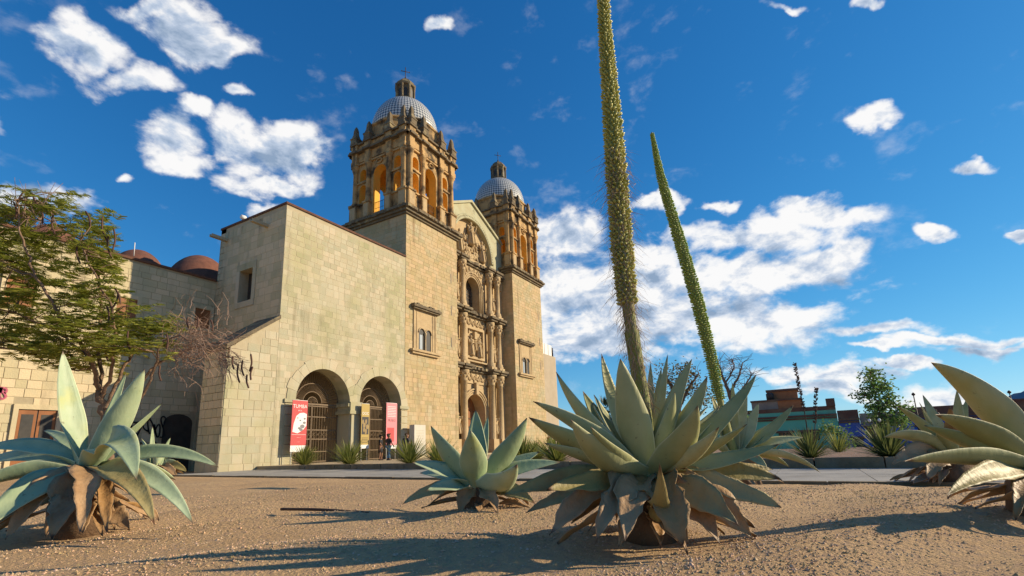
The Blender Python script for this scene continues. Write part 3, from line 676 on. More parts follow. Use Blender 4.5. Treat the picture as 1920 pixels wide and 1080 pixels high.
    pw.build('lantern_columns', M['ledge'], lo_); dw.build('lantern_openings', M['glass'], lo_)
    s = MB(); s.tube([(cxT, cyT, 37.5), (cxT, cyT, 39.1)], .04, 6); s.tube([(cxT-.3, cyT+.25, 38.6), (cxT+.3, cyT-.25, 38.6)], .035, 5); s.ell((cxT, cyT, 37.75), (.14, .14, .14))
    for q_ in ((-.3, .25), (.3, -.25)): s.ell((cxT+q_[0], cyT+q_[1], 38.6), (.06, .06, .06))
    s.build('cross', M['iron'], lo_)
    return parts
# checkered dome tiles
m = bpy.data.materials.new('checkered_tiles'); m.use_nodes = True; t = m.node_tree; b = t.nodes['Principled BSDF']; b.inputs['Roughness'].default_value = .35
uvn = t.nodes.new('ShaderNodeUVMap'); mp = t.nodes.new('ShaderNodeMapping'); mp.inputs['Scale'].default_value = (66, 16, 1)
sx_ = t.nodes.new('ShaderNodeSeparateXYZ'); t.links.new(uvn.outputs[0], mp.inputs[0]); t.links.new(mp.outputs[0], sx_.inputs[0])
def tm(op, a, b_):
    n = t.nodes.new('ShaderNodeMath'); n.operation = op
    for i, v in enumerate((a, b_)):
        if isinstance(v, (int, float)): n.inputs[i].default_value = v
        else: t.links.new(v, n.inputs[i])
    return n.outputs[0]
A_, B_ = tm('ADD', sx_.outputs[0], sx_.outputs[1]), tm('SUBTRACT', sx_.outputs[0], sx_.outputs[1])
cc = t.nodes.new('ShaderNodeCombineXYZ'); t.links.new(A_, cc.inputs[0]); t.links.new(B_, cc.inputs[1])
ck = t.nodes.new('ShaderNodeTexChecker'); ck.inputs['Scale'].default_value = 1.0; ck.inputs['Color1'].default_value = (.56, .56, .53, 1); ck.inputs['Color2'].default_value = (.12, .14, .16, 1)
t.links.new(cc.outputs[0], ck.inputs[0]); t.links.new(ck.outputs[0], b.inputs['Base Color']); M['tile'] = m
T1 = tower()
for p_ in T1: copy_tree(p_, ch, (TLEN, 0, 0))
# nave behind
MB().box(TX+.5, TX+TLEN+TW-.5, FY+TD, 75, 0, 19).build('nave', M['towerm'], ch)

# ---- portal
PYp = 28.5; PC = 41.9; PL, PRr = TX+TW, TX+TLEN
fm, rm, rmd = MB(), MB(), MB()
arch_wall(fm, rmd, (0, PYp, 0), X_, (0, -1, 0), PL, PRr, 0, 8.3, [(PC, 1.75, .5, 4.4)], 1.2, 16)
arch_wall(fm, rm, (0, PYp, 0), X_, (0, -1, 0), PL, PRr, 8.3, 14.2, [], .5)
arch_wall(fm, rm, (0, PYp, 0), X_, (0, -1, 0), PL, PRr, 14.2, 20.2, [(PC-.1, 1.25, 14.75, 17.2)], .9, 16)
arch_wall(fm, rm, (0, PYp, 0), X_, (0, -1, 0), PL, PRr, 20.2, 20.6, [], .5)
por = fm.build('portal_wall', M['carved'], ch); rmd.build('door_reveal', M['carved'], por); rm.build('window_reveal', M['carved'], por)
# church door
s = MB(); s.prism([(PC-1.75, .3), (PC+1.75, .3)]+[(PC+1.75*math.cos(math.pi*i/16), 4.4+1.75*math.sin(math.pi*i/16)) for i in range(17)], (0, PYp+1.18, 0), X_, Z_, (0, -1, 0), .06)
door = s.build('church_door', M['wood'], ch)
for i in range(4):
    for j in range(6):
        x = PC-1.7+i*.86; z = .45+j*.85
        if z+.7 > 4.4+math.sqrt(max(0, 1.7**2-max(abs(x-PC), abs(x+.78-PC))**2)) : continue
        MB().obox((x, PYp+1.13, z), X_, Z_, (0, -1, 0), .78, .75, .06, .06).build('door_panel', M['wood'], door)
for z in np.arange(.4, 5.6, .85): MB().box(PC-1.7, PC+1.7, PYp+1.06, PYp+1.12, z-.03, z+.03).build('iron_band', M['iron'], door) if z < 4.5 else None
MB().box(PC-1.2, PC+1.05, PYp+.85, PYp+.88, 14.75, 18.4).build('choir_window', M['glass'], ch)
s = MB()
for i in range(7): x = PC-1.25+i*.4; s.box(x-.02, x+.02, PYp+.8, PYp+.83, 14.75, 18.4)
for j in range(9): z = 14.9+j*.4; s.box(PC-1.3, PC+1.2, PYp+.8, PYp+.83, z-.02, z+.02)
s.build('window_grille', M['gate'], por)
# archivolts, keystone
def archi(cx, hw, zs, zb, y, w, d, m_, nm):
    s = MB()
    for k, rr in enumerate((hw+.06, hw+w*.55, hw+w)):
        P = [(cx-rr, y-d*(.4+.3*k), zb)]+[(cx-rr*math.cos(math.pi*i/20), y-d*(.4+.3*k), zs+rr*math.sin(math.pi*i/20)) for i in range(21)]+[(cx+rr, y-d*(.4+.3*k), zb)]
        s.tube(P, w*.2, 6)
    s.build(nm, m_, por)
archi(PC, 1.75, 4.4, .5, PYp, .5, .18, M['carved'], 'door_archivolt')
archi(PC-.1, 1.25, 17.2, 14.7, PYp, .5, .16, M['carved'], 'window_archivolt')
s = MB()
for i in range(13):
    a = math.pi*(i+.5)/13; s.obox((PC-.1+1.9*math.cos(a)-.16, PYp, 17.2+1.9*math.sin(a)-.16), X_, Z_, (0, -1, 0), .32, .32, .2, .1)
s.build('window_blocks', M['carved'], por)
MB().box(PC-.22, PC+.22, PYp-.45, PYp, 6.1, 7.3).build('keystone', M['carved'], por)
# cornices of the stages
rg = random.Random(8)
for zc, pr0 in ((8.35, .75), (14.05, .75), (19.6, .6)):
    s = MB(); cv = MB()
    s.box(PL, PRr, PYp-pr0*.55, PYp, zc, zc+.22); s.box(PL, PRr, PYp-pr0*.8, PYp, zc+.222, zc+.42)
    for u in (-4.1, -2.5, 2.5, 4.1): s.box(PC+u-.6, PC+u+.6, PYp-pr0*1.5, PYp, zc+.02, zc+.24); s.box(PC+u-.7, PC+u+.7, PYp-pr0*1.75, PYp, zc+.245, zc+.47)
    for i in range(40): x = rg.uniform(PL, PRr-.5); s.box(x, x+rg.uniform(.1, .4), PYp-pr0*.85-rg.uniform(0, .1), PYp, zc+.2, zc+.45+rg.uniform(0, .1))
    s.build('portal_cornice', M['ledge'], por)
    cv.box(PL, PRr, PYp-.12, PYp, zc-1.15, zc-.01)
    for i in range(46):
        x = PL+.2+(PRr-PL-.4)*i/45; cv.ell((x, PYp-.15, zc-.55+.22*math.sin(i*1.9)), (.13, .12, .2+.1*(i % 2)), 7, 5)
        if i % 3 == 0: cv.tube([(x+.16*math.cos(t), PYp-.17, zc-.5+.24*math.sin(t)) for t in np.linspace(0, 5.5, 9)], .045, 5)
    cv.build('frieze', M['carved'], por)
# columns of the three stages
def pcol(z0, z1, r):
    h = z1-z0; s = MB(); pr_ = [(r*1.5, 0), (r*1.5, .5), (r*1.3, .55), (r*1.35, .7), (r, .8)]
    pr_ += [(r, .8+h*.3), (r*.95, h-1.1), (r*1.1, h-1.08), (r*1.0, h-.95), (r*1.25, h-.55), (r*1.5, h-.25), (r*1.55, h-.2), (r*1.55, h)]
    s.lathe((0, 0, z0), pr_, 14)
    for i in range(8):
        a = i*math.pi/4; s.ell((r*1.2*math.cos(a), r*1.2*math.sin(a), z0+h-.6), (.1, .1, .18), 6, 4); s.ell((r*1.35*math.cos(a+.4), r*1.35*math.sin(a+.4), z0+h-.35), (.1, .1, .12), 6, 4)
    me = s.mesh('column'); me.materials.append(M['carved']); return me
for z0, z1, r in ((.3, 8.3, .36), (8.85, 14.0, .32), (14.55, 19.55, .3)):
    me = pcol(z0, z1, r)
    for u in (-4.1, -2.5, 2.5, 4.1):
        o = bpy.data.objects.new('column', me); o.location = (PC+u, PYp-.5, 0); link(o, por)
        MB().box(PC+u-.5, PC+u+.5, PYp-.95, PYp, z0-.3 if z0 < 1 else z0-.42, z0+(1.4 if z0 < 1 else .3)).build('column_plinth', M['carved'], por)
# statues in niches and carved reliefs
def figure(s, c, h, face=(0, -1), seed=0, lean=0):
    r_ = random.Random(seed); x, y, z = c; k = h/1.75
    wob = [r_.uniform(-.12, .12) for _ in range(12)]
    s.lathe((x, y, z), [(.30*k, 0), (.33*k, .1*k), (.27*k, .5*k), (.23*k, .9*k), (.26*k, 1.2*k), (.24*k, 1.38*k), (.1*k, 1.46*k), (.085*k, 1.52*k)], 12, True, 0, wob)
    s.ell((x+face[0]*.03*k, y+face[1]*.03*k, z+1.63*k), (.11*k, .12*k, .15*k), 9, 6)
    for sx in (-1, 1):
        e_ = np.array([x+sx*.34*k, y-.12*k, z+(.95+r_.uniform(-.1, .25))*k]); h_ = np.array([x+sx*.15*k+r_.uniform(-.1, .1)*k, y-.36*k, z+(1.1+r_.uniform(-.15, .3))*k])
        s.tube([(x+sx*.22*k, y, z+1.34*k), e_, h_], [.1*k, .08*k, .05*k], 7); s.ell(h_, (.06*k, .06*k, .07*k), 6, 4)
        s.tube([(x+sx*.1*k, y-.22*k, z+.9*k), (x+sx*.16*k, y-.29*k, z+.4*k), (x+sx*.14*k, y-.3*k, z+.05*k)], [.03*k, .05*k, .04*k], 5)
for zi, (zb, hh) in enumerate(((2.2, 2.0), (9.8, 1.9), (15.5, 1.9))):
    for sx in (-1, 1):
        u = PC+sx*3.3
        s = MB(); s.prism([(u-.42, zb-.1), (u+.42, zb-.1)]+[(u+.42*math.cos(math.pi*i/8), zb+hh+.1+.42*math.sin(math.pi*i/8)) for i in range(9)], (0, PYp-.01, 0), X_, Z_, (0, -1, 0), .02); s.build('niche', M['ledge'], por)
        s = MB(); figure(s, (u, PYp-.3, zb), hh, seed=zi*2+sx); s.build('niche_statue', M['carved'], por)
        s = MB()
        for i in range(16): s.ell((u+rg.uniform(-.45, .45), PYp-.06, zb+hh+.7+rg.uniform(0, 1.2)), (rg.uniform(.07, .16), .14, rg.uniform(.08, .2)), 6, 4)
        for i in range(10): s.ell((u+rg.uniform(-.4, .4), PYp-.06, zb-.9+rg.uniform(0, .7)), (rg.uniform(.07, .14), .12, rg.uniform(.08, .18)), 6, 4)
        s.build('carved_ornament', M['carved'], por)
s = MB()
for bx in ((PC-1.65, PC-1.4, 9.7, 13.0), (PC+1.4, PC+1.65, 9.7, 13.0), (PC-1.4, PC+1.4, 12.75, 13.0), (PC-1.4, PC+1.4, 9.7, 9.95)): s.box(bx[0], bx[1], PYp-.3, PYp, bx[2], bx[3])
s.box(PC-2.0, PC+2.0, PYp-.4, PYp, 9.35, 9.5); s.build('relief_frame', M['carved'], por)
s = MB(); figure(s, (PC-.75, PYp-.2, 9.97), 2.1, seed=5); figure(s, (PC+.7, PYp-.2, 9.97), 2.1, seed=6); figure(s, (PC, PYp-.15, 10.6), 1.7, seed=7)
for i in range(40): s.ell((PC+rg.uniform(-1.3, 1.3), PYp-.04, rg.uniform(10, 12.6)), (rg.uniform(.08, .22), .1, rg.uniform(.1, .25)), 6, 4)
s.box(PC-.35, PC+.1, PYp-.45, PYp-.1, 11.75, 12.5); s.build('saints_relief', M['carved'], por)
# gable with arched tympanum
GY = 29.2
GB = 20.6
R0 = 3.75; zc0 = 21.1
top = [(PL-.3, 24.2), (PC, 27.1), (PRr+.3, 24.2)]
f2 = MB(); A = [(PC-R0*math.cos(math.pi*i/28), zc0+R0*1.05*math.sin(math.pi*i/28)) for i in range(29)]
def gtop(x): return 27.1-2.9*abs(x-PC)/(PRr+.3-PC)
for (a, b_), (c_, d_) in zip(A[:-1], A[1:]):
    f2.add([(a, GY-.7, b_), (c_, GY-.7, d_), (c_, GY-.7, gtop(c_)), (a, GY-.7, gtop(a))], [(0, 1, 2, 3)])
    f2.add([(a, GY-.7, b_), (a, GY-.3, b_), (c_, GY-.3, d_), (c_, GY-.7, d_)], [(0, 1, 2, 3)])
for sx in (-1, 1):
    xa, xb = sorted((PC+sx*R0, PC+sx*(PRr+.3-PC)))
    f2.add([(xa, GY-.7, GB-.05), (xb, GY-.7, GB-.05), (xb, GY-.7, gtop(xb)), (xa, GY-.7, gtop(xa))], [(0, 1, 2, 3)])
    f2.add([(PC+sx*R0, GY-.7, GB), (PC+sx*R0, GY-.7, zc0), (PC+sx*R0, GY+.6, zc0), (PC+sx*R0, GY+.6, GB)], [(0, 1, 2, 3)])
    f2.add([(PC, GY-.75, 27.1), (PC+sx*(PRr+.3-PC), GY-.75, 24.2), (PC+sx*(PRr+.3-PC), GY+3, 24.2), (PC, GY+3, 27.1)], [(0, 1, 2, 3)])
    f2.add([(PC, GY-.9, 27.12), (PC+sx*(PRr+.3-PC), GY-.9, 24.22), (PC+sx*(PRr+.3-PC), GY-.9, 24.5), (PC, GY-.9, 27.4), (PC, GY+.3, 27.12), (PC+sx*(PRr+.3-PC), GY+.3, 24.22), (PC+sx*(PRr+.3-PC), GY+.3, 24.5), (PC, GY+.3, 27.4)], [(0,1,2,3),(4,5,6,7),(0,1,5,4),(3,2,6,7),(1,2,6,5)])
gab = f2.build('gable', M['gable'], ch)
s = MB()
for rr, dd in ((R0+.05, .1), (R0+.35, .06)): s.tube([(PC-rr*math.cos(t), GY-.7-dd, zc0+rr*1.05*math.sin(t)) for t in np.linspace(0, math.pi, 40)], .14, 6)
for i in range(44):
    a = math.pi*(i+.5)/44; s.cbox((PC-(R0+.2)*math.cos(a), GY-.78), .16, .2, zc0+(R0+.2)*1.05*math.sin(a)-.08, zc0+(R0+.2)*1.05*math.sin(a)+.08)
s.build('gable_arch_moulding', M['gable'], gab)
MB().box(PL, PRr, GY-.3, GY+.7, GB-.2, 25.0).build('tympanum', M['carved'], gab)
s = MB(); figure(s, (PC, GY-.6, 22.2), 2.6, seed=11); figure(s, (PC-2.1, GY-.6, 20.8), 2.5, seed=12); figure(s, (PC+2.1, GY-.6, 20.8), 2.5, seed=13)
for i in range(120):
    a = rg.uniform(0, math.pi); q_ = rg.uniform(.3, 2.6)
    s.ell((PC+q_*math.cos(a)*1.1, GY-.38, 20.7+q_*math.sin(a)*.95), (rg.uniform(.1, .3), .22, rg.uniform(.1, .32)), 6, 4)
s.tube([(PC+.75*math.cos(t), GY-.5, 21.6+.85*math.sin(t)) for t in np.linspace(0, 6.2832, 20)], .12, 6)
s.build('tympanum_relief', M['carved'], gab)
MB().tube([(PC-3.2, GY+.3, 26.0), (PC-3.25, GY+.3, 32)], .03, 4).build('rod', M['iron'], gab)
# steps
MB().box(PL+.2, PRr-.2, PYp-2.2, PYp-.9, .2, .36).build('portal_step', M['sand'], ch)

# ------------------------------------------------------------------ beige building beyond the church
be = thing('rendered_building', (60, 33, 0), 'plain beige rendered building with rounded corner beyond the far tower', 'building')
s = MB(); poly = [(55.2, 29), (62.5, 29)]+[(62.5+1.6*math.sin(t), 30.6-1.6*math.cos(t)) for t in np.linspace(.2, math.pi/2, 7)]+[(64.1, 50), (55.2, 50)]
s.prism([(a, b_) for a, b_ in poly], (0, 0, 0), X_, Y_, Z_, 12.9); s.build('wall', mat('beige_render', (.44,.36,.26), (.38,.31,.22), .8, .9, .3, 6), be)
for i in range(5): MB().box(56.3+i*1.15, 57.3+i*1.15, 29.1, 29.2, 12.9, 14.4).build('white_panel', M['cloth_w'], be)
s = MB()
for i in range(14): s.tube([(61.8+i*.18, 29.2+max(0, i-4)*.1, 12.9), (61.8+i*.18, 29.2+max(0, i-4)*.1, 14.2)], .03, 4)
s.tube([(61.5, 29.2, 14.2), (64.2, 30.2, 14.2)], .04, 4); s.tube([(61.5, 29.2, 13.6), (64.2, 30.2, 13.6)], .03, 4); s.build('roof_railing', M['iron'], be)

# ------------------------------------------------------------------ agaves
def leafmat(name, c1, c2, edge, tip, yel, bmp=.3, bst=(1, 1, .4)):
    m = bpy.data.materials.new(name); m.use_nodes = True; t = m.node_tree; b = t.nodes['Principled BSDF']; l = t.links
    b.inputs['Roughness'].default_value = .55; b.inputs['Specular IOR Level'].default_value = .35
    uv = t.nodes.new('ShaderNodeUVMap'); sp_ = t.nodes.new('ShaderNodeSeparateXYZ'); l.new(uv.outputs[0], sp_.inputs[0])
    g = t.nodes.new('ShaderNodeNewGeometry'); oi = t.nodes.new('ShaderNodeObjectInfo')
    def mr(src, a, z, c=0., d=1.):
        r = t.nodes.new('ShaderNodeMapRange'); r.interpolation_type = 'SMOOTHSTEP'; l.new(src, r.inputs[0])
        for i, v in enumerate((a, z, c, d)): r.inputs[i+1].default_value = v
        return r.outputs[0]
    def mix(f, a, z):
        x = t.nodes.new('ShaderNodeMix'); x.data_type = 'RGBA'; l.new(f, x.inputs[0])
        for i, v in ((6, a), (7, z)):
            if isinstance(v, tuple): x.inputs[i].default_value = (*v, 1)
            else: l.new(v, x.inputs[i])
        return x.outputs[2]
    def noise(sc, st=(1, 1, 1), d=6):
        mp = t.nodes.new('ShaderNodeMapping'); mp.inputs['Scale'].default_value = st; l.new(g.outputs['Position'], mp.inputs[0])
        n = t.nodes.new('ShaderNodeTexNoise'); n.inputs['Scale'].default_value = sc; n.inputs['Detail'].default_value = d; l.new(mp.outputs[0], n.inputs['Vector']); return n.outputs['Fac']
    def mul(a, b_):
        n = t.nodes.new('ShaderNodeMath'); n.operation = 'MULTIPLY'; l.new(a, n.inputs[0])
        if isinstance(b_, float): n.inputs[1].default_value = b_
        else: l.new(b_, n.inputs[1])
        return n.outputs[0]
    n1 = noise(6.); col = mix(mr(n1, .35, .65), c1, c2)
    col = mix(mul(mr(noise(3.5), .56, .72), .7), col, yel)                   # yellowing blotches
    col = mix(mul(mr(noise(45., (1, 1, 1), 3), .66, .74), .55), col, (.10, .075, .04))   # scars and specks
    col = mix(mul(mr(sp_.outputs[0], .92, .99), .8), col, edge)              # pale margin
    ad = t.nodes.new('ShaderNodeMath'); ad.operation = 'ADD'; l.new(sp_.outputs[1], ad.inputs[0]); l.new(mul(noise(9.), .16), ad.inputs[1])
    col = mix(mr(ad.outputs[0], 1.0, 1.07), col, tip)                        # brown tip
    h = t.nodes.new('ShaderNodeHueSaturation'); l.new(col, h.inputs['Color']); l.new(mr(oi.outputs['Random'], 0, 1, .86, 1.14), h.inputs['Value']); l.new(mr(oi.outputs['Random'], 0, 1, 1.08, .9), h.inputs['Saturation'])
    l.new(h.outputs[0], b.inputs['Base Color'])
    bn = t.nodes.new('ShaderNodeBump'); bn.inputs['Strength'].default_value = bmp; bn.inputs['Distance'].default_value = .012; l.new(noise(30., bst), bn.inputs['Height']); l.new(bn.outputs[0], b.inputs['Normal'])
    return m
M['leaf'] = leafmat('agave_leaf', (.305,.315,.14), (.375,.375,.185), (.55,.52,.30), (.12,.065,.03), (.36,.32,.10))
M['leafb'] = leafmat('agave_leaf_blue', (.27,.345,.20), (.35,.415,.245), (.57,.60,.38), (.14,.09,.05), (.42,.42,.12))
M['leafo'] = leafmat('agave_leaf_old', (.29,.23,.085), (.34,.28,.115), (.36,.25,.12), (.13,.06,.025), (.25,.13,.045), .6)
M['leafd'] = leafmat('agave_leaf_dry', (.30,.165,.065), (.38,.23,.105), (.40,.27,.14), (.10,.055,.03), (.17,.09,.04), .9, (1, 1, .6))
M['stem'] = mat('agave_stem', (.11,.065,.035), (.17,.105,.06), 8, .95, .8, 30)
ZUP = np.array([0, 0, 1.])
def leaf_mesh(P0, tip, Wd, bow, dry, rg, twist=0., fold=.30, roll=0.):
    P0, tip = np.array(P0, float), np.array(tip, float); d = tip-P0; Ln = np.linalg.norm(d)
    rad = np.array([d[0], d[1], 0]); rad = rad/(np.linalg.norm(rad)+1e-6)
    # bow: sideways of the chord in the vertical plane of the leaf (+ arches up)
    nb = ZUP*(d@rad)/Ln - rad*(d@ZUP)/Ln
    if nb[2] < 0: nb = -nb if bow > 0 and False else nb
    C1 = P0+d*.33+nb*bow*Ln*1.25; C2 = P0+d*.72+nb*bow*Ln*1.1
    nseg = 18; m = 7; V = []; uv = []; ring = 2*m; Fc = []
    kph = rg.uniform(0, 6); kamp = .015+.09*dry; side0 = np.cross(rad, ZUP)
    sgn = 1
    if roll:
        Tm = tip-P0; Tm = Tm/np.linalg.norm(Tm); Nm = ZUP*(Tm@rad)-rad*(Tm@ZUP); vm = (P0+tip)/2-CAM; sgn = 1 if np.cross(Tm, vm)@np.cross(Tm, Nm) > 0 else -1
    jag = [[0, 0]]
    for i in range(nseg+1): jag.append([.55*jag[-1][0]+rg.gauss(0, .16)*dry, .55*jag[-1][1]+rg.gauss(0, .16)*dry])
    for i in range(nseg+1):
        t = i/nseg
        p = (1-t)**3*P0+3*(1-t)**2*t*C1+3*(1-t)*t*t*C2+t**3*tip
        T = 3*(1-t)**2*(C1-P0)+6*(1-t)*t*(C2-C1)+3*t*t*(tip-C2); T /= np.linalg.norm(T)+1e-9
        Nn = ZUP*(T@rad)-rad*(T@ZUP); Nn -= T*(Nn@T); Nn /= np.linalg.norm(Nn)+1e-9
        Sd = np.cross(T, Nn)
        a = twist*t+(.25*dry*math.sin(3*t+kph)); Nn, Sd = Nn*math.cos(a)+Sd*math.sin(a), Sd*math.cos(a)-Nn*math.sin(a)
        if roll:
            vd = p-CAM; vd /= np.linalg.norm(vd); S2 = np.cross(T, vd); S2 /= np.linalg.norm(S2)+1e-9
            S2 = S2*sgn; kk = roll*min(1, t*3); Sd = Sd*(1-kk)+S2*kk; Sd /= np.linalg.norm(Sd); Nn = np.cross(Sd, T)
        if t < .42: w = .62+.38*math.sin(t/.42*math.pi/2)
        else: u_ = (t-.42)/.58; w = max(0., 1-u_)**.92*(1+.42*u_)
        w = w*Wd/2*(1+kamp*math.sin(9*t+kph))+.0015*(1-t)
        th = Wd*(.20*(1-t)**1.2+.025)*(1-.55*dry)
        if t > .97: th *= .5
        fo = fold*(1-.35*t)*(1+1.2*dry*(.5+.5*math.sin(5*t+kph)))
        for j in range(m):                       # upper face from -1 to 1
            s_ = -1+2*j/(m-1); off = Nn*(fo*w*abs(s_)**1.6+kamp*.6*Wd*math.sin(11*t+2*s_+kph)*abs(s_)*dry)
            V.append(p+Sd*(w*s_*(1+jag[i+1][s_ > 0]*abs(s_)))+off); uv.append((abs(s_), t))
        for j in range(m):                       # lower face back
            s_ = 1-2*j/(m-1); off = Nn*(fo*w*abs(s_)**1.6-th*(1-s_*s_)-.002+kamp*.6*Wd*math.sin(11*t+2*s_+kph)*abs(s_)*dry)
            V.append(p+Sd*(w*s_*(1+jag[i+1][s_ > 0]*abs(s_)))+off); uv.append((abs(s_), t))
    for i in range(nseg):
        for j in range(ring): k = (j+1) % ring; Fc.append((i*ring+j, i*ring+k, (i+1)*ring+k, (i+1)*ring+j))
    Fc.append(tuple(range(ring))); Fc.append(tuple(range(nseg*ring, (nseg+1)*ring))[::-1])
    return MB().add(V, Fc, True, uv)
def agave(base_px, crown_px, leaves, label, key, seed, group=None, stem=True, base=None, fill=0, fillr=.5, old=True, nrag=14):
    rg = random.Random(seed); B = GP(*base_px) if base is None else np.array(base, float); hd = (B-CAM)@FH
    t = thing('agave', tuple(B), label, 'agave', group)
    Cw = HD(crown_px[0], crown_px[1], hd); pxm = F_PX/np.dot(Cw-CAM, FW)
    r0 = .045*max(1, hd/2.6)
    for lf in leaves:
        tx, ty, dd, wpx, bow = lf[:5]; dry = lf[5] if len(lf) > 5 else 0.
        tip = HD(tx, ty, hd+dd); d = tip-Cw; h = np.array([d[0], d[1], 0]); h /= np.linalg.norm(h)+1e-6
        P0 = Cw+h*r0*(1-.5*min(1, max(0, d[2]/np.linalg.norm(d))))+ZUP*(.0 if d[2] > 0 else -.03)
        if tip[2] < bed(tip[0], tip[1])+.012: tip[2] = bed(tip[0], tip[1])+.012
        mm = M[key] if dry < .25 else M['leafo'] if dry < .65 else M['leafd']
        leaf_mesh(P0, tip, wpx/pxm*((.74 if key == 'leaf' else .82) if dry < .2 else .86), bow, dry, rg, rg.uniform(-.12, .12), .30, lf[6] if len(lf) > 6 else .5+.15*(dry > .2)).build('leaf' if dry < .65 else 'dry_leaf', mm, t)
    for k in range(fill):                               # leaves on the far side, hidden in the photograph by the near ones
        a = rg.uniform(0, 2*math.pi); el = rg.uniform(.35, 1.25); ln = fillr*rg.uniform(.75, 1.05)
        away = FH*abs(math.cos(a))+np.array([cyw, -syw, 0])*math.sin(a)
        tip = Cw+away/np.linalg.norm(away)*ln*math.cos(el)+ZUP*ln*math.sin(el)
        leaf_mesh(Cw+away*r0, tip, ln*.19, rg.uniform(-.06, .04), 0, rg).build('leaf', M[key], t)
    if stem:
        hgt = Cw[2]-B[2]+.02
        MB().lathe((B[0], B[1], B[2]-.05), [(r0*2.4, 0), (r0*2.0, hgt*.4), (r0*1.7, hgt*.8), (r0*.9, hgt*1.05)], 14, True, 0, [rg.uniform(-.15, .15) for _ in range(14)]).build('stem', M['stem'], t)
    for k in range(nrag):                               # shrivelled leaves round the foot
        a = rg.uniform(0, 2*math.pi); ln = fillr*rg.uniform(.45, .8); h = np.array([math.cos(a), math.sin(a), 0])
        z0 = B[2]+(Cw[2]-B[2])*rg.uniform(.2, .75); P0 = np.array([B[0], B[1], z0])+h*r0*1.2; tp = P0+h*ln; tp[2] = bed(tp[0], tp[1])+rg.uniform(.01, .05)
        leaf_mesh(P0, tp, ln*rg.uniform(.2, .32), rg.uniform(.02, .16), 1., rg, rg.uniform(-.6, .6)).build('dry_leaf', M['leafd'], t)
    return t, B, hd, Cw
main_l = [(1128,663,.10,50,-.05),(1165,690,.28,32,0),(1163,672,-.16,84,-.045),(1220,680,.32,30,0),(1252,664,.22,28,.0),(1297,673,.02,58,.02),(1326,705,-.06,66,-.05),
 (1418,702,.06,62,-.07),(1308,760,-.34,78,-.12),(1043,697,.06,56,-.08),(1093,733,.22,60,-.06),(999,752,-.08,56,.04),(991,782,-.2,70,-.03),(1070,786,-.36,72,-.12),
 (1463,832,-.12,50,-.04),(1275,700,.3,36,0),(1190,700,.3,40,0),(1350,760,.28,44,-.03),(1240,690,.34,34,0),(1108,800,-.34,42,-.08),(1348,800,-.34,46,-.1),(1148,722,.1,36,-.03),(1206,705,.15,34,0),(1382,752,.15,40,-.05),(1400,795,-.2,42,-.06),(1265,735,-.12,46,-.04),(1020,830,-.15,46,-.02),
 (944,928,-.02,58,.05,.4),(1025,918,-.30,50,.02,.5),(985,962,-.12,46,.05,.6),(1462,898,-.06,64,.06,.4),(1466,952,-.18,56,.06,.6),(1385,985,-.34,70,.07,.62),
 (1172,1014,-.42,62,.14,.7),(1282,1022,-.44,84,.14,.9),(1237,868,-.46,46,-.42,.5),(1030,1003,-.24,64,.10,.9),(1118,1016,-.40,56,.12,1.),(1412,1016,-.2,62,.12,1.),(1450,880,.12,46,.03,.5),(1350,1020,-.3,60,.12,.9)]
agM, BM, hdM, CM = agave((1218,1008), (1215,882), main_l, 'large olive agave with browned lower leaves carrying the thick tall flower stalk', 'leaf', 1, fill=6, fillr=.5, nrag=22)
a5 = [(1487,760,-.1,36,-.05),(1422,755,.1,36,-.02),(1373,717,.1,22,0),(1335,742,.1,36,0),(1506,820,-.1,34,.05),(1538,886,-.2,26,.14),(1440,890,-.4,24,.2),(1400,720,.3,26,0),(1300,800,0,36,0),(1455,790,.2,34,0),(1480,876,.1,24,.12),(1420,880,-.3,36,.1,.8)]
ag5, B5, hd5, C5 = agave((1385,912), (1378,850), a5, 'smaller agave carrying the slender leaning green flower spike', 'leaf', 2, fill=6, fillr=.7, nrag=12)
a3 = [(808,798,-.05,56,-.06),(883,807,-.3,62,-.07),(892,768,.15,52,-.02),(915,780,.3,26,0),(988,783,-.1,62,-.07),(1012,847,.1,42,.02),(1050,867,.0,42,.06),(773,867,-.1,46,.05),(787,887,.15,38,.06),(800,920,-.25,36,.08),(755,945,-.05,30,.1,.4),(970,870,-.38,62,-.16),(1003,944,-.2,38,.1,.4),(935,972,-.3,34,.12,.9),(862,976,-.2,34,.12,.9)]
agave((900,958), (893,905), a3, 'compact grey-green agave with short broad upright leaves on bare gravel', 'leafb', 3, fill=2, fillr=.4, nrag=10)
a1 = [(118,658,-.05,54,-.03),(271,691,-.1,58,-.05),(237,699,.25,22,0),(253,752,.15,50,-.04),(410,876,-.05,44,.13),(362,982,-.35,48,.13),(290,985,-.5,50,.13,.3),(-45,845,-.05,46,.12),(-75,925,-.25,48,.10),(-40,1000,-.5,62,.10),(81,807,.4,30,.06),
 (256,900,-.62,66,.22),(-60,880,.2,44,.1),(150,1000,-.5,48,.16,.8),(85,1008,-.4,44,.12,1.),(10,1012,-.4,44,.12,1.),(200,1000,-.4,36,.14,1.),(330,900,.3,40,.1)]
agave((150,1000), (165,868), a1, 'big blue-green agave with two tall upright leaves and a fringe of papery dead ones', 'leafb', 4, fill=1, fillr=.6, nrag=14)
a2 = [(286,800,0,12,0),(265,822,0,12,.05),(320,820,.2,14,.03),(335,868,0,22,.08),(250,860,0,20,.1),(300,835,-.3,18,0),(350,885,-.2,18,.12,.4),(328,893,-.5,18,.12,.8),(275,893,-.5,18,.12,.8),(240,885,-.2,18,.12,.8)]
agave((290,893), (292,872), a2, 'small distant agave at the path edge before the graffitied wall', 'leafb', 5, fill=6, fillr=1.0, nrag=10)
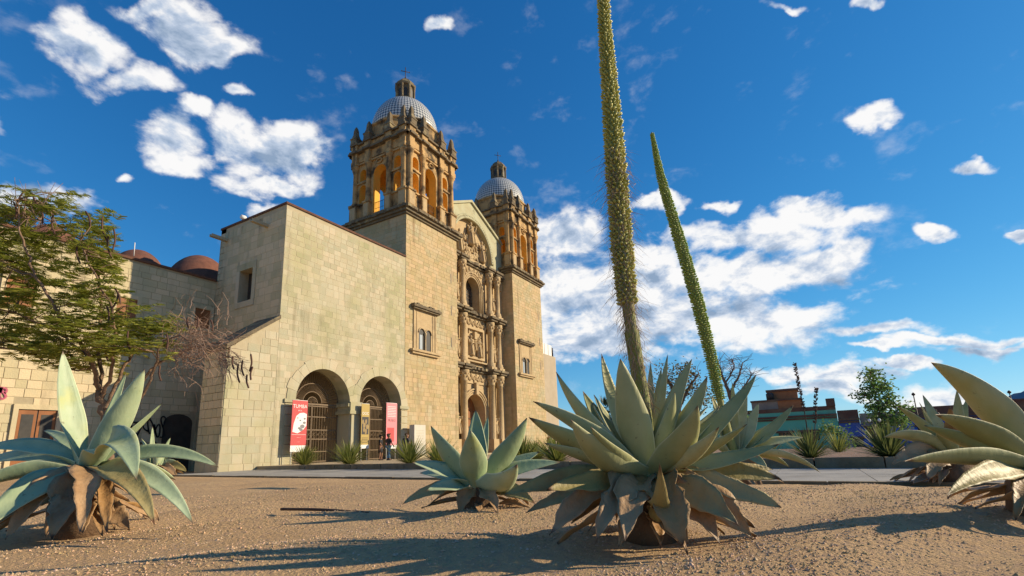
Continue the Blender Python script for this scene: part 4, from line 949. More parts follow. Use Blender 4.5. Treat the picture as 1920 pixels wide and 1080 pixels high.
a6 = [(1745,679,-.1,84,.11),(1754,777,-.2,66,.05),(1732,797,-.05,56,.0),(1696,864,-.3,60,.03),(1775,930,-.35,44,.07,.4),(2160,660,.1,70,.05),(2130,740,0,70,.05),(2120,830,-.1,66,.06),(2060,930,-.3,60,.1,.4),(1905,978,-.3,40,.10,.8)]
agave((1940,968), (1948,872), a6, 'large agave with long arching leaves and a curled lower leaf resting on stones', 'leaf', 6, fill=0, fillr=.5, nrag=8)
a7 = [(1794,731,.0,30,-.02),(1813,746,.2,24,0),(1683,762,-.05,30,.05),(1656,820,-.2,42,.12),(1672,872,-.3,40,.12,.7),(1781,762,-.3,30,-.05,.7),(1860,780,.1,36,.03),(1730,740,.3,30,0),(1740,900,-.4,40,.12,.9),(1760,800,-.3,40,0),(1830,850,-.3,40,.05)]
agave((1790,908), (1790,848), a7, 'middle-sized agave with one rust-brown leaf half hidden behind the arching one', 'leaf', 7, fill=6, fillr=.8, nrag=12)

# ---- flower stalks
M['stalk'] = mat('green_stalk', (.20,.22,.05), (.26,.25,.08), 10, .6, .3, 60)
M['stalkb'] = mat('brown_stalk', (.30,.22,.11), (.24,.20,.07), 10, .8, .6, 60, stretch=(1, 1, .15))
M['bud'] = mat('olive_buds', (.36,.36,.07), (.46,.45,.13), 20, .5, .2, 60, island=.25)
M['bud2'] = mat('fresh_green_buds', (.24,.34,.06), (.32,.42,.09), 20, .5, .2, 60, island=.22)
M['fibre'] = mat('dry_fibre', (.30,.19,.12), (.38,.26,.17), 10, .9, 0)
def spline(P, n):
    P = [np.array(p, float) for p in P]; out = []
    for i in range(len(P)-1):
        p0, p1, p2, p3 = P[max(0, i-1)], P[i], P[i+1], P[min(len(P)-1, i+2)]
        for k in range(n):
            t = k/n; out.append(.5*((2*p1)+(-p0+p2)*t+(2*p0-5*p1+4*p2-p3)*t*t+(-p0+3*p1-3*p2+p3)*t**3))
    out.append(P[-1]); return out
def stalk(parent, pts, hd, wid, budm, rows, blen, start, fib, core_m='stalk'):
    P = [HD(x, y, hd) for x, y in pts]; Wd = [w/(F_PX/np.dot(p-CAM, FW)) for w, p in zip(wid, P)]
    Q = spline(P, 14); Wq = [float(w) for w in spline([(w, 0, 0) for w in Wd], 14) for w in (w[0],)]
    core = [w*.5*(.72 if i/len(Q) > start else .95) for i, w in enumerate(Wq)]
    st = MB().tube(Q, core, 16).build('flower_stalk', M[core_m], parent)
    rg = random.Random(rows); s = MB(); L_ = 0; seg = [0]
    for a, b in zip(Q[:-1], Q[1:]): L_ += np.linalg.norm(b-a); seg.append(L_)
    z = L_*start; k = 0
    while z < L_*.995:
        i = min(len(Q)-2, int(np.searchsorted(seg, z))-1); f = (z-seg[i])/(seg[i+1]-seg[i]+1e-9); c = Q[i]*(1-f)+Q[i+1]*f; w = Wq[i]*(1-f)+Wq[i+1]*f
        T = Q[i+1]-Q[i]; T /= np.linalg.norm(T); x = np.cross(T, FH); x /= np.linalg.norm(x); y = np.cross(T, x)
        sz = blen*(.45+.55*min(1, w/max(Wd)))
        for q_ in range(rows):
            a = 2*math.pi*(q_+.5*(k % 2))/rows+rg.uniform(-.12, .12); r = x*math.cos(a)+y*math.sin(a)
            up_ = rg.uniform(.1, .55); d = r+T*up_; d /= np.linalg.norm(d); ln = sz*rg.uniform(.8, 1.15); b0 = c+r*w*.33
            e1 = np.cross(d, T); e1 /= np.linalg.norm(e1)+1e-9; e2 = np.cross(d, e1); rr = ln*.24
            V = [b0+e1*rr*.6, b0+e2*rr*.6, b0-e1*rr*.6, b0-e2*rr*.6]+[b0+d*ln*.65+o*rr for o in (e1, e2, -e1, -e2)]+[b0+d*ln]
            s.add(V, [(0,1,5,4),(1,2,6,5),(2,3,7,6),(3,0,4,7),(4,5,8),(5,6,8),(6,7,8),(7,4,8)], True)
        z += sz*.66; k += 1
    s.build('flower_buds', budm, parent, kind='stuff')
    if fib:
        s = MB(); lo, hi, n = fib
        for _ in range(n):
            z = L_*rg.uniform(lo, hi)**1.0; i = min(len(Q)-3, int(np.searchsorted(seg, z))); c = Q[i]; w = Wq[i]; T = Q[i+1]-Q[i]; T /= np.linalg.norm(T); x = np.cross(T, FH); x /= np.linalg.norm(x); y = np.cross(T, x)
            a = rg.uniform(0, 6.283); r = x*math.cos(a)+y*math.sin(a); ln = rg.uniform(.04, .13); out = rg.uniform(.1, 1.0)**2*.12
            p0 = c+r*w*.42; p1 = p0+r*out*.5-T*ln*.4+x*rg.uniform(-.02, .02); p2 = p0+r*out*.9-T*ln+x*rg.uniform(-.04, .04); t_ = np.cross(p2-p0, r); t_ /= np.linalg.norm(t_)+1e-9; t_ *= rg.uniform(.0006, .0016)
            s.add([p0-t_, p0+t_, p1+t_, p1-t_, p2], [(0, 1, 2, 3), (3, 2, 4)])
        s.build('dry_filaments', M['fibre'], parent, kind='stuff')
    return st
stalk(agM, [(1216,870),(1207,770),(1190,660),(1176,560),(1166,460),(1156,330),(1146,200),(1137,90),(1131,0),(1126,-90),(1123,-170)], hdM+.06, [30,30,28,33,37,35,29,22,17,12,4], M['bud'], 13, .031, .24, (.08, .50, 1500))
stalk(ag5, [(1375,850),(1352,760),(1335,680),(1306,560),(1268,430),(1240,335),(1222,248)], hd5, [18,16,19,22,19,13,3], M['bud2'], 12, .052, .15, None)

# ------------------------------------------------------------------ spiky tufts behind the kerb
def blade(s, b, d, ln, w, droop, n=4):
    d = np.array(d, float); sd_ = np.cross(d, ZUP); sd_ /= np.linalg.norm(sd_)+1e-9; V = []
    for i in range(n+1):
        t = i/n; p = b+d*ln*t-ZUP*droop*ln*t*t; ww = w*(1-t)**.7*(.6+.4*min(1, t*4)); V += [p-sd_*ww, p+sd_*ww]
    s.add(V, [(2*i, 2*i+1, 2*i+3, 2*i+2) for i in range(n)])
M['yucca'] = mat('yucca_blade', (.17,.20,.045), (.26,.27,.07), 4, .5, 0, island=.3)
M['yucca2'] = mat('dull_green_blade', (.11,.14,.045), (.17,.19,.065), 4, .6, 0, island=.3)
def tuft(c, rad, hgt, n, label, key='yucca', seed=0, group='spiky tufts along the kerb', straw=0):
    rg = random.Random(seed); s = MB(); c = np.array(c, float)
    for k in range(n):
        a = rg.uniform(0, 6.283); el = rg.uniform(.12, 1.45)**1.0; d = np.array([math.cos(a)*math.cos(el), math.sin(a)*math.cos(el), math.sin(el)])
        ln = (rad*math.cos(el)+hgt*math.sin(el))*rg.uniform(.75, 1.1); blade(s, c+np.array([d[0], d[1], 0])*rad*.12*rg.random(), d, ln, .022*rad/.6*rg.uniform(.7, 1.2), rg.uniform(.02, .2))
    t = thing('spiky_plant', tuple(c), label, 'plant', group); s.build('leaves', M[key], t); return t
def behind(px, py, x_off, zt=.22):                      # a bed position behind the kerb seen at pixel column px
    d = ray(px, py); best = None
    for k in range(400):
        P = CAM+d*(3+k*.1)
        if P[0] > pf(P[1])+x_off: best = P; break
    return np.array([best[0], best[1], zt])
for i, (px, xo, rad, h, lb) in enumerate([(572, .7, .75, .75, 'spiky green plant growing below the red banner'), (655, .7, .8, .8, 'spiky green plant growing in front of the pier between the archways'),
     (768, .8, .8, .75, 'spiky green plant near the walker with the backpack'), (822, .7, .7, .75, 'spiky green plant in front of the standing stone slab'),
     (978, .8, .7, .6, 'spiky plant on the bed below the far bell tower'), (1045, .7, .75, .65, 'spiky plant with splayed yellow-green blades beside the largest agave'), (1005, 1.6, .6, .55, 'small scruffy plant between two spiky ones below the far tower')]):
    P = behind(px, 868, xo); tuft(P, rad*1.4, h*1.25, 220, lb, 'yucca', i+1)
for i, (px, xo, rad, h, n, lb, ky) in enumerate([(1521, .9, .62, .72, 260, 'round dark green spiky clump with two dry flower stems', 'yucca2'), (1668, .9, .78, .72, 300, 'wide dark green spiky clump before the blue house', 'yucca2'), (1575, 6, .6, .7, 130, 'low pale shrub behind the spiky clumps near the dark doorway', 'yucca'), (1445, 1.5, .5, .45, 120, 'small spiky plant half hidden behind the leaning-spike agave', 'yucca'), (1430, 7, .7, .6, 100, 'low yellow grass clump before the green house', 'yucca')]):
    P = behind(px, 866, xo); tuft(P, rad, h, n, lb, ky, 40+i)
# dry flower stems rising from the round clump
M['dryst'] = mat('dark_dry_stem', (.13,.075,.05), (.09,.05,.035), 10, .9, .3, 30)
for (pts, wd, lb) in (([(1515,818),(1508,770),(1498,725),(1490,684)], .018, 'taller dark dry flower stem with dead seed heads above the round clump'), ([(1527,815),(1529,770),(1531,730)], .014, 'shorter dark dry flower stem above the round clump')):
    P = behind(1521, 866, .9); hd = (P-CAM)@FH; Q = spline([P+ZUP*.1]+[HD(x, y, hd) for x, y in pts], 8); t = thing('dry_flower_stem', tuple(P), lb, 'dry stem')
    MB().tube(Q, [wd*(1-.7*i/len(Q)) for i in range(len(Q))], 6).build('stem', M['dryst'], t); s = MB(); rg = random.Random(len(pts))
    for i in range(len(Q)//2, len(Q)):
        for k in range(9):
            a = rg.uniform(0, 6.283); d = np.array([math.cos(a), math.sin(a), rg.uniform(.2, 1.1)]); c = Q[i]+ZUP*rg.uniform(-.03, .03); s.tube([c, c+d*.045], [.006, .012], 4, False)
    s.build('seed_heads', M['dryst'], t, kind='stuff')

# ------------------------------------------------------------------ trees
M['bark'] = mat('tree_bark', (.17,.105,.065), (.24,.155,.10), 6, .9, .6, 30)
M['fol'] = mat('feathery_leaf', (.23,.27,.040), (.33,.34,.06), 2, .6, 0, island=.35)
M['twig'] = mat('bare_twig', (.25,.16,.115), (.32,.21,.155), 6, .9, 0)
M['pod'] = mat('dark_seed_pod', (.075,.035,.025), (.11,.055,.035), 6, .7, .2, 30)
M['fol2'] = mat('fresh_leaf', (.10,.20,.05), (.17,.27,.07), 3, .5, 0, island=.35)
M['fol3'] = mat('olive_leaf', (.10,.10,.035), (.16,.13,.045), 3, .6, 0, island=.4)
def translucent(m, f):
    t = m.node_tree; b = t.nodes['Principled BSDF']; tr_ = t.nodes.new('ShaderNodeBsdfTranslucent'); mxs = t.nodes.new('ShaderNodeMixShader'); mxs.inputs[0].default_value = f
    src = b.inputs['Base Color'].links[0].from_socket; t.links.new(src, tr_.inputs['Color']); t.links.new(b.outputs[0], mxs.inputs[1]); t.links.new(tr_.outputs[0], mxs.inputs[2]); t.links.new(mxs.outputs[0], t.nodes['Material Output'].inputs[0])
for k_ in ('fol', 'fol2', 'fol3', 'yucca', 'yucca2'): translucent(M[k_], .42)
HT = 12.5                                                # distance of the flamboyant tree
tree = thing('flamboyant_tree', tuple(np.array(HD(215, 880, HT))*[1, 1, 0]+[0, 0, .02]), 'spreading feathery tree with hanging dark pods before the convent wing', 'tree')
rg = random.Random(77)
def hp(x, y, dd=0): return HD(x, y, HT+dd)
tr = MB(); gb = HD(205, 880, HT); gb[2] = 0
def limb(pts, r0, r1, n=8):
    Q = spline(pts, 7); Q = [q_+np.array([rg.gauss(0, .025), rg.gauss(0, .025), rg.gauss(0, .02)]) for q_ in Q]; tr.tube(Q, [.62*(r0+(r1-r0)*i/(len(Q)-1)) for i in range(len(Q))], n); return Q
trunk_pts = [gb, hp(200, 830), hp(193, 770), hp(186, 730)]
limb(trunk_pts, .16, .12)
limbs = [([hp(186,735), hp(175,690,.2), hp(130,640,.4), hp(60,600,.2), hp(-40,570,0)], .09, .025), ([hp(186,735), hp(170,670,-.4), hp(120,600,-.8), hp(70,520,-1), hp(40,440,-1.2), hp(30,370,-1.2)], .09, .02),
 ([hp(190,740), hp(185,660,.5), hp(190,560,.7), hp(170,470,.8), hp(120,430,.6), hp(70,400,.5)], .085, .02), ([hp(190,750), hp(210,680,-.3), hp(215,600,-.6), hp(180,520,-.8), hp(150,455,-.9)], .08, .02),
 ([hp(196,770), hp(225,700,.2), hp(260,650,.5), hp(300,615,.7), hp(330,610,.7)], .075, .02), ([hp(200,800), hp(245,755,0), hp(275,705,.1), hp(310,672,.1), hp(370,650,.2), hp(430,640,.2)], .075, .015),
 ([hp(200,815), hp(262,745,-.3), hp(290,690,-.4), hp(300,650,-.5), hp(340,630,-.5), hp(390,660,-.4)], .07, .012), ([hp(130,640,.4), hp(80,660,.6), hp(20,640,.8), hp(-60,650,.8)], .045, .015), ([hp(70,520,-1), hp(10,500,-1), hp(-50,470,-1)], .04, .015),
 ([hp(175,690,.2), hp(120,690,0), hp(60,665,-.3), hp(0,650,-.4)], .04, .012)]
nodes = []
for pts, a, b in limbs: nodes += limb(pts, a, b)
clusters = [(20,400,60,30),(80,385,70,28),(150,420,60,26),(180,455,40,30),(40,450,80,30),(110,470,80,30),(10,490,60,30),(180,500,40,22),(70,520,80,26),(190,540,38,24),(140,560,60,26),(30,560,60,24),(60,600,80,26),(140,610,70,26),(10,625,60,24),(100,640,80,22),(190,640,60,26),(240,615,60,24),(280,610,40,20),(310,610,30,18),(180,675,60,22),(120,680,50,16),(60,655,60,20),(250,650,50,18),(300,640,40,16),(-30,430,60,50),(-40,560,60,60),(215,585,40,24),(-60,640,60,30),(200,500,24,20)]
fo = MB(); tw = MB(); R_px = F_PX/(HT*1.0)
def frond(c, d, ln):
    d = d/np.linalg.norm(d); sdv = np.cross(d, ZUP); sdv /= np.linalg.norm(sdv)+1e-9; npair = 9
    for i in range(npair):
        t = (i+1)/npair; p = c+d*ln*t-ZUP*.22*ln*t*t; pl = ln*.40*math.sin(math.pi*(.15+.75*t)); 
        for sg in (-1, 1):
            q_ = p+(sdv*sg+d*.55)*pl+ZUP*rg.uniform(-.3, .08)*pl; wv_ = (d+ZUP*rg.uniform(-.9, .9))*pl*.17
            fo.add([p-wv_*.5, p+wv_, q_+wv_*.4, q_-wv_*.2], [(0, 1, 2, 3)])
for (x, y, rx, ry) in clusters:
    dd0 = rg.uniform(-.9, .9)
    for k in range(int(9+rx*ry/66)):
        c = hp(x+rg.gauss(0, rx*.48), y+rg.gauss(0, ry*.5), dd0+rg.gauss(0, .45)); a = rg.uniform(0, 6.283)
        nd = min(nodes, key=lambda q_: np.sum((q_-c)**2)) if k % 3 == 0 else None
        if nd is not None: mid = (nd+c)/2+ZUP*.06+np.array([rg.gauss(0, .06), rg.gauss(0, .06), 0]); tr.tube([nd, mid, c], [.016, .010, .005], 4)
        for j in range(3):
            a2 = a+rg.gauss(0, .9); frond(c+np.array([rg.gauss(0, .08), rg.gauss(0, .08), rg.gauss(0, .04)]), np.array([math.cos(a2), math.sin(a2), rg.uniform(-.15, .35)]), rg.uniform(.22, .42))
# bare twigs on the right
bn = [q_ for q_ in nodes if np.dot(q_-CAM, RT)/np.dot(q_-CAM, FW)*F_PX+PX > 285]
for k in range(420):
    o = np.array(rg.choice(bn)); px_, py_ = rg.gauss(385, 42), rg.gauss(640, 42); c = hp(px_, py_, rg.gauss(0, .35)); o = o+(c-o)*rg.uniform(.2, .7)
    p = [o]; d = (c-o)/(np.linalg.norm(c-o)+1e-6)
    for i in range(4): d = d+np.array([rg.gauss(0, .35), rg.gauss(0, .35), rg.gauss(0, .3)-.06]); d /= np.linalg.norm(d); p.append(p[-1]+d*rg.uniform(.08, .2))
    tw.tube(p, [.007, .006, .005, .004, .003], 3, False)
for k in range(60):
    o = hp(rg.uniform(400, 440), rg.uniform(650, 690)); c = hp(rg.uniform(410, 475), rg.uniform(670, 730)); tw.tube([o, (o+c)/2+ZUP*.06, c], [.006, .005, .003], 3, False)
for k in range(14):
    o = np.array(rg.choice(nodes[:60])); c = hp(rg.uniform(0, 120), rg.uniform(330, 400), rg.gauss(-.8, .3)); o = hp(rg.uniform(10, 110), rg.uniform(400, 430), -.8); tw.tube([o, (o+c)/2, c], [.012, .008, .004], 4, False)
tr.build('trunk', M['bark'], tree); crown = fo.build('crown', M['fol'], tree, kind='stuff'); tw.build('bare_twigs', M['twig'], tree, kind='stuff')
for (x, y, ln, tl) in [(192,430,50,.3),(213,450,45,-.1),(203,462,40,.2),(222,565,35,-.6),(215,555,30,.5),(60,375,28,.9),(45,372,26,-.7),(100,420,40,.1),(145,475,40,.2),(75,405,30,.2),(120,600,34,.3),(200,590,34,.1),(300,700,30,.1),(455,690,30,.1),(470,680,34,-.1),(463,715,26,.2),(447,700,36,.1),(474,700,26,-.2),(437,680,26,.1),(160,410,30,.4),(25,395,34,.2),(240,640,40,.2),(200,660,34,.1),(312,640,30,.0),(395,610,22,.2),(370,605,22,-.1),(352,605,20,.1)]:
    a = hp(x, y-ln/2, -.9); b = hp(x+tl*ln*.7, y+ln/2, -.9); mid = (a+b)/2+np.cross(b-a, FH)*.09*rg.choice((-1, 1)); s = MB(); Q = spline([a, mid, b], 6)
    s.tube(Q, [.006]+[.021]*(len(Q)-2)+[.005], 5); s.v = [tuple(v) for v in s.v]; s.build('seed_pod', M['pod'], tree)

def leafy_tree(base, trunk, clusters, hd, label, key, n, sz, seed, trunk_r=.09, twigs=0, name='tree', group=None):
    rg = random.Random(seed); t = thing(name, tuple(base), label, 'tree', group); tr_, lf = MB(), MB(); nds = []
    for pts, r0, r1 in trunk:
        Q = spline([np.array(base, float) if p is None else HD(p[0], p[1], hd+(p[2] if len(p) > 2 else 0)) for p in pts], 6); Q = [Q[0]]+[q_+np.array([rg.gauss(0, .03), rg.gauss(0, .03), 0]) for q_ in Q[1:]]
        tr_.tube(Q, [r0+(r1-r0)*i/(len(Q)-1) for i in range(len(Q))], 7); nds += Q[3:]
    for (x, y, rx, ry) in clusters:
        for k in range(n):
            c = HD(x+rg.gauss(0, rx*.45), y+rg.gauss(0, ry*.45), hd+rg.gauss(0, rx*.45*hd/F_PX))
            if k % 8 == 0: nd = min(nds, key=lambda q_: np.sum((q_-c)**2)); tr_.tube([nd, (nd+c)/2+ZUP*.1, c], [.03, .02, .008], 4)
            for j in range(4):
                p = c+np.array([rg.gauss(0, sz*1.2), rg.gauss(0, sz*1.2), rg.gauss(0, sz)]); a, b = rg.uniform(0, 6.283), rg.uniform(-.6, .9); d = np.array([math.cos(a)*math.cos(b), math.sin(a)*math.cos(b), math.sin(b)])
                s_ = np.cross(d, (rg.gauss(0, 1), rg.gauss(0, 1), rg.gauss(0, 1))); s_ /= np.linalg.norm(s_)+1e-9
                lf.add([p, p+d*sz*.5+s_*sz*.28, p+d*sz, p+d*sz*.5-s_*sz*.28], [(0, 1, 2, 3)])
    for k in range(twigs):
        o = np.array(rg.choice(nds)); p = [o]; d = np.array([rg.gauss(0, 1), rg.gauss(0, 1), rg.uniform(.0, 1.2)]); d /= np.linalg.norm(d)
        for i in range(4): d = d+np.array([rg.gauss(0, .3), rg.gauss(0, .3), rg.gauss(0, .2)]); d /= np.linalg.norm(d); p.append(p[-1]+d*rg.uniform(.2, .45))
        tr_.tube(p, [.025, .02, .016, .012, .008], 4, False)
    tr_.build('trunk', M['bark'], t); 
    if clusters: lf.build('crown', M[key], t, kind='stuff')
    return t
hd_ = 42; b_ = HD(1270, 850, hd_); b_[2] = .1
leafy_tree(b_, [([None, (1272,780), (1268,740), (1250,710)], .3, .12), ([(1270,770), (1290,730), (1310,700)], .2, .06)], [(1255,705,26,24),(1240,730,22,22),(1285,695,22,20),(1300,725,24,22),(1265,745,30,18),(1230,755,18,18),(1320,745,18,22)], hd_, 'bushy olive-brown tree seen between the upright leaves of the largest agave', 'fol3', 55, .24, 1, twigs=30)
hd_ = 40; b_ = HD(1395, 850, hd_); b_[2] = .1
leafy_tree(b_, [([None, (1375,770), (1365,730), (1352,700), (1345,676)], .22, .05), ([(1368,740), (1385,705), (1392,680)], .12, .04), ([(1372,760), (1398,720), (1412,700)], .12, .03), ([(1360,720), (1376,690), (1372,672)], .08, .03)], [(1400,790,12,12),(1350,760,18,16)], hd_, 'bare branching tree with few leaves behind the leaning green spike', 'fol2', 30, .2, 2, twigs=110)
hd_ = 19; b_ = HD(1655, 850, hd_); b_[2] = .2
leafy_tree(b_, [([None, (1652,800), (1648,770), (1642,745), (1636,720), (1632,700)], .06, .02), ([(1648,775), (1664,745), (1672,735)], .04, .015), ([(1640,740), (1655,722), (1660,718)], .03, .01), ([(1637,735), (1624,742), (1616,742)], .03, .01)], [(1634,702,11,10),(1636,720,10,12),(1640,735,8,8),(1659,724,7,8),(1620,742,8,4),(1668,748,13,12),(1660,765,16,12),(1690,768,9,8),(1645,785,16,12),(1672,790,16,14),(1640,765,8,6),(1690,790,8,10),(1655,805,12,8)], hd_, 'slim young tree with bright green clumps in front of the blue house', 'fol2', 46, .13, 3)
hd_ = 30; b_ = HD(1575, 850, hd_); b_[2] = .2
leafy_tree(b_, [([None, (1572,820), (1568,805)], .05, .02)], [(1565,808,22,7),(1580,815,16,8),(1555,800,8,8),(1590,830,14,8),(1545,812,14,5),(1575,835,14,8)], hd_, 'low wide shrub with flat branches before the green house', 'fol2', 36, .14, 4, name='shrub')
# palm
hd_ = 38; b_ = HD(1140, 850, hd_); b_[2] = .1; pt = thing('palm_tree', tuple(b_), 'dark fan of palm fronds showing behind the largest agave', 'palm')
top_ = HD(1133, 768, hd_); MB().tube([b_, (b_+top_)/2, top_], [.22, .18, .16], 8).build('trunk', M['bark'], pt); s = MB(); rg = random.Random(9)
for k in range(46):
    a = rg.uniform(0, 6.283); el = rg.uniform(-.5, 1.3); d = np.array([math.cos(a)*math.cos(el), math.sin(a)*math.cos(el), math.sin(el)]); ln = rg.uniform(.9, 1.35)
    for j in range(9):
        f_ = d+np.array([rg.gauss(0, .16), rg.gauss(0, .16), rg.gauss(0, .16)]); blade(s, top_+d*ln*.3, f_/np.linalg.norm(f_), ln*.75, .03, .12, 3)
s.build('crown', mat('dark_palm', (.03,.055,.025), (.05,.08,.035), 3, .5, 0), pt, kind='stuff')

# ------------------------------------------------------------------ street houses on the right
HX = 80.0
def hx(px, py): P = WX(px, py, HX); return P[1], P[2]
M['green'] = mat('mint_green_paint', (.15,.50,.37), (.13,.44,.33), .5, .85, .2, 6, (.16,.30,.22), .25, (.56,.7)); M['blue'] = mat('bright_blue_paint', (.015,.12,.58), (.012,.10,.5), .5, .85, .2, 6); M['blue2'] = mat('violet_blue_paint', (.06,.13,.46), (.07,.12,.38), .5, .85, .2, 6)
M['brick'] = mat('orange_brick', (.42,.18,.08), (.34,.14,.065), 2, .9, .4, 10); M['roofb'] = mat('brown_parapet', (.16,.08,.055), (.11,.06,.045), 1, .9, .5, 6, (.2,.14,.09), .5, (.5,.7)); M['stucco'] = mat('grey_stucco', (.30,.25,.21), (.25,.21,.18), .6, .9, .3, 5)
def house(p0, p1, pyt, key, label, wins, band=True, depth=14, roof='roofb'):
    ya, yb = hx(p1, 800)[0], hx(p0, 800)[0]; zt = hx((p0+p1)/2, pyt)[1]
    t = thing('street_house', (HX, (ya+yb)/2, 0), label, 'house', 'painted houses across the street'); MB().box(HX, HX+depth, ya, yb, -1.4, zt).build('wall', M[key], t)
    s = MB(); s.box(HX-.25, HX+.5, ya, yb, zt, zt+.28); s.box(HX+.1, HX+.6, ya+.02, yb-.02, zt+(.8 if key == 'green' else .28), zt+1.35); s.box(HX-.12, HX, ya+.01, yb-.01, zt-.32, zt-.1); s.build('parapet', M[roof], t)
    if key == 'green': MB().box(HX+.12, HX+.58, ya+.03, yb-.03, zt+.28, zt+.8).build('parapet_wall', M['green'], t)
    for (a, b, y0, y1, kd) in wins:
        w0, w1 = hx(b, 800)[0], hx(a, 800)[0]; z1, z0 = hx((a+b)/2, y0)[1], max(-.8, hx((a+b)/2, y1)[1])
        w_ = MB().box(HX-.06, HX-.01, w0, w1, z0, z1).build('door' if kd == 'd' else 'window', M['glass'], t); MB().box(HX-.2, HX-.06, w0-.3, w1+.3, z1, z1+.3).build('lintel', M['roofb'], w_)
        if kd != 'd':
            for k in range(1, 4): MB().box(HX-.11, HX-.061, w0+(w1-w0)*k/4-.05, w0+(w1-w0)*k/4+.05, z0, z1).build('glazing_bar', M['wood'], w_)
            MB().box(HX-.11, HX-.062, w0, w1, (z0+z1)/2-.05, (z0+z1)/2+.05).build('glazing_bar', M['wood'], w_)
    return t, ya, yb, zt
g_, ya, yb, zt = house(1340, 1573, 785, 'green', 'mint green single-storey house with brown parapet and small windows', [(1458,1484,812,826,'w'),(1500,1534,810,826,'w'),(1425,1434,814,838,'w')])
MB().cbox((HX+.3, ya+.5), 1.0, 1.0, zt+1.3, zt+2.3).build('parapet_post', M['roofb'], g_)
t = thing('rooftop_block', (HX+3, hx(1440, 760)[0], zt), 'brick rooftop block with an orange side wall above the mint green house', 'building')
y1_, y0_ = hx(1408, 760)[0], hx(1458, 760)[0]; z1_ = hx(1440, 752)[1]
MB().box(HX+1, HX+7, y0_, y1_, zt+.3, z1_).build('lower_wall', M['stucco'], t); MB().box(HX+.99, HX+7, y0_-3.0, y0_-.02, zt+.3, z1_).build('side_wall', M['brick'], t)
z2_ = hx(1450, 732)[1]; MB().box(HX+2.5, HX+6.5, y0_-2.6, y1_-2.2, z1_, z2_).build('upper_wall', M['brick'], t); MB().box(HX+2.3, HX+6.7, y0_-2.8, y1_-2.0, z2_, z2_+.3).build('roof_slab', M['roofb'], t); MB().box(HX+.8, HX+7.1, y0_-3.1, y1_+.1, z1_-.01, z1_+.22).build('ledge', M['roofb'], t)
MB().lathe((HX+2, y1_-2.5, z1_+.22), [(.5, 0), (.52, .9), (.35, 1.05), (.2, 1.1)], 12).build('water_tank', M['iron'], t)
house(1574, 1614, 788, 'blue2', 'narrow violet-blue house front between the green and bright blue houses', [(1594,1613,823,840,'d')])
house(1615, 1700, 793, 'blue', 'bright blue house with dark doorway behind the young tree', [(1624,1638,803,822,'w'),(1645,1655,806,824,'w')], roof='stucco')
house(1701, 1990, 778, 'blue', 'long deep-blue house front running behind the arching agaves', [(1720,1735,800,820,'w')])
MB().box(HX+4, HX+12, hx(1845, 770)[0], hx(1745, 770)[0], 3, hx(1800, 766)[1]).build('roof_room', M['stucco'], label='low grey rooftop room above the long deep-blue house', cat='building')
fa, fb = WX(1893, 752, HX+18), WX(2060, 745, HX+18); s = MB(); s.box(HX+18, HX+26, fb[1], fa[1], -1, fa[2]); s.box(HX+17.8, HX+26.2, fb[1], fa[1]+.3, fa[2], fa[2]+.25)
s.build('far_house', M['vault'], label='dull red house wall rising behind the blue houses', cat='house')
# hills
s = MB(); V = []; nn_ = 80
for i in range(nn_+1):
    px = 1500+i*14; d = ray(px, 760); hz = d[:2]/np.linalg.norm(d[:2])*2600; h = 40+150*math.exp(-((px-2030)/190)**2)+35*math.exp(-((px-1745)/60)**2)+10*math.sin(px*.05)+6*math.sin(px*.13)
    V += [(hz[0], hz[1], -5), (hz[0]*1.05, hz[1]*1.05, h*.6), (hz[0]*1.12, hz[1]*1.12, h)]
Fc = []
for i in range(nn_):
    for k in range(2): Fc.append((i*3+k, i*3+3+k, i*3+4+k, i*3+1+k))
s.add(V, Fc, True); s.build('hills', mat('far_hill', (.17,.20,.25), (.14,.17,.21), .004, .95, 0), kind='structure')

# ------------------------------------------------------------------ street lamps
def lamp(px, pyt, X, label, arm=True, gl=True):
    P = WX(px, 840, X); T_ = WX(px, pyt, X); h = T_[2]; t = thing('street_lamp', (X, P[1], 0), label, 'street lamp'); y = P[1]
    y = T_[1]; MB().tube([(X, y, 0), (X, y, .5), (X, y, h)], [.14, .08, .05], 8).build('pole', M['iron'], t)
    s = MB(); s.lathe((X, y, h), [(.05, 0), (.15, .06), (.18, .2), (.08, .3), (.03, .36)], 10); s.build('lamp_head', M['iron'], t)
    if arm:
        s = MB(); s.tube(spline([(X, y, h-2.2), (X, y-.8, h-1.7), (X, y-1.6, h-1.6), (X, y-1.7, h-1.9)], 5), .03, 5); s.build('arm', M['iron'], t); s = MB(); s.lathe((X, y-1.7, h-2.25), [(.02, .4), (.22, .2), (.2, 0)], 10); s.build('lamp_head', M['iron'], t)
lamp(1713, 742, 70, 'tall dark street lamp with one curved side arm above the blue house'); lamp(1893, 738, 74, 'slim dark street lamp standing above the red wall', False); lamp(1838, 756, 74, 'thin distant lamp pole over the deep-blue house', False)
P = behind(1645, 860, 8); hd = (P-CAM)@FH; t = thing('twin_lamp', tuple(P), 'black twin-globe lamp post standing in front of the blue house', 'lamp post'); T_ = HD(1640, 792, hd)
MB().tube([P, (P+T_)/2, T_], [.06, .04, .035], 8).build('post', M['iron'], t); ax = np.array([cyw, -syw, 0])
s = MB(); s.tube([T_-ax*.17, T_, T_+ax*.17], .015, 6); s.tube([T_-ax*.15-ZUP*.25, T_-ZUP*.1, T_+ax*.15-ZUP*.25], .015, 5); s.build('crossbar', M['iron'], t)
for sg in (-1, 1): MB().ell(T_+ax*.17*sg+ZUP*.07, (.05, .05, .06), 10, 8).build('globe', M['cloth_w'], t)

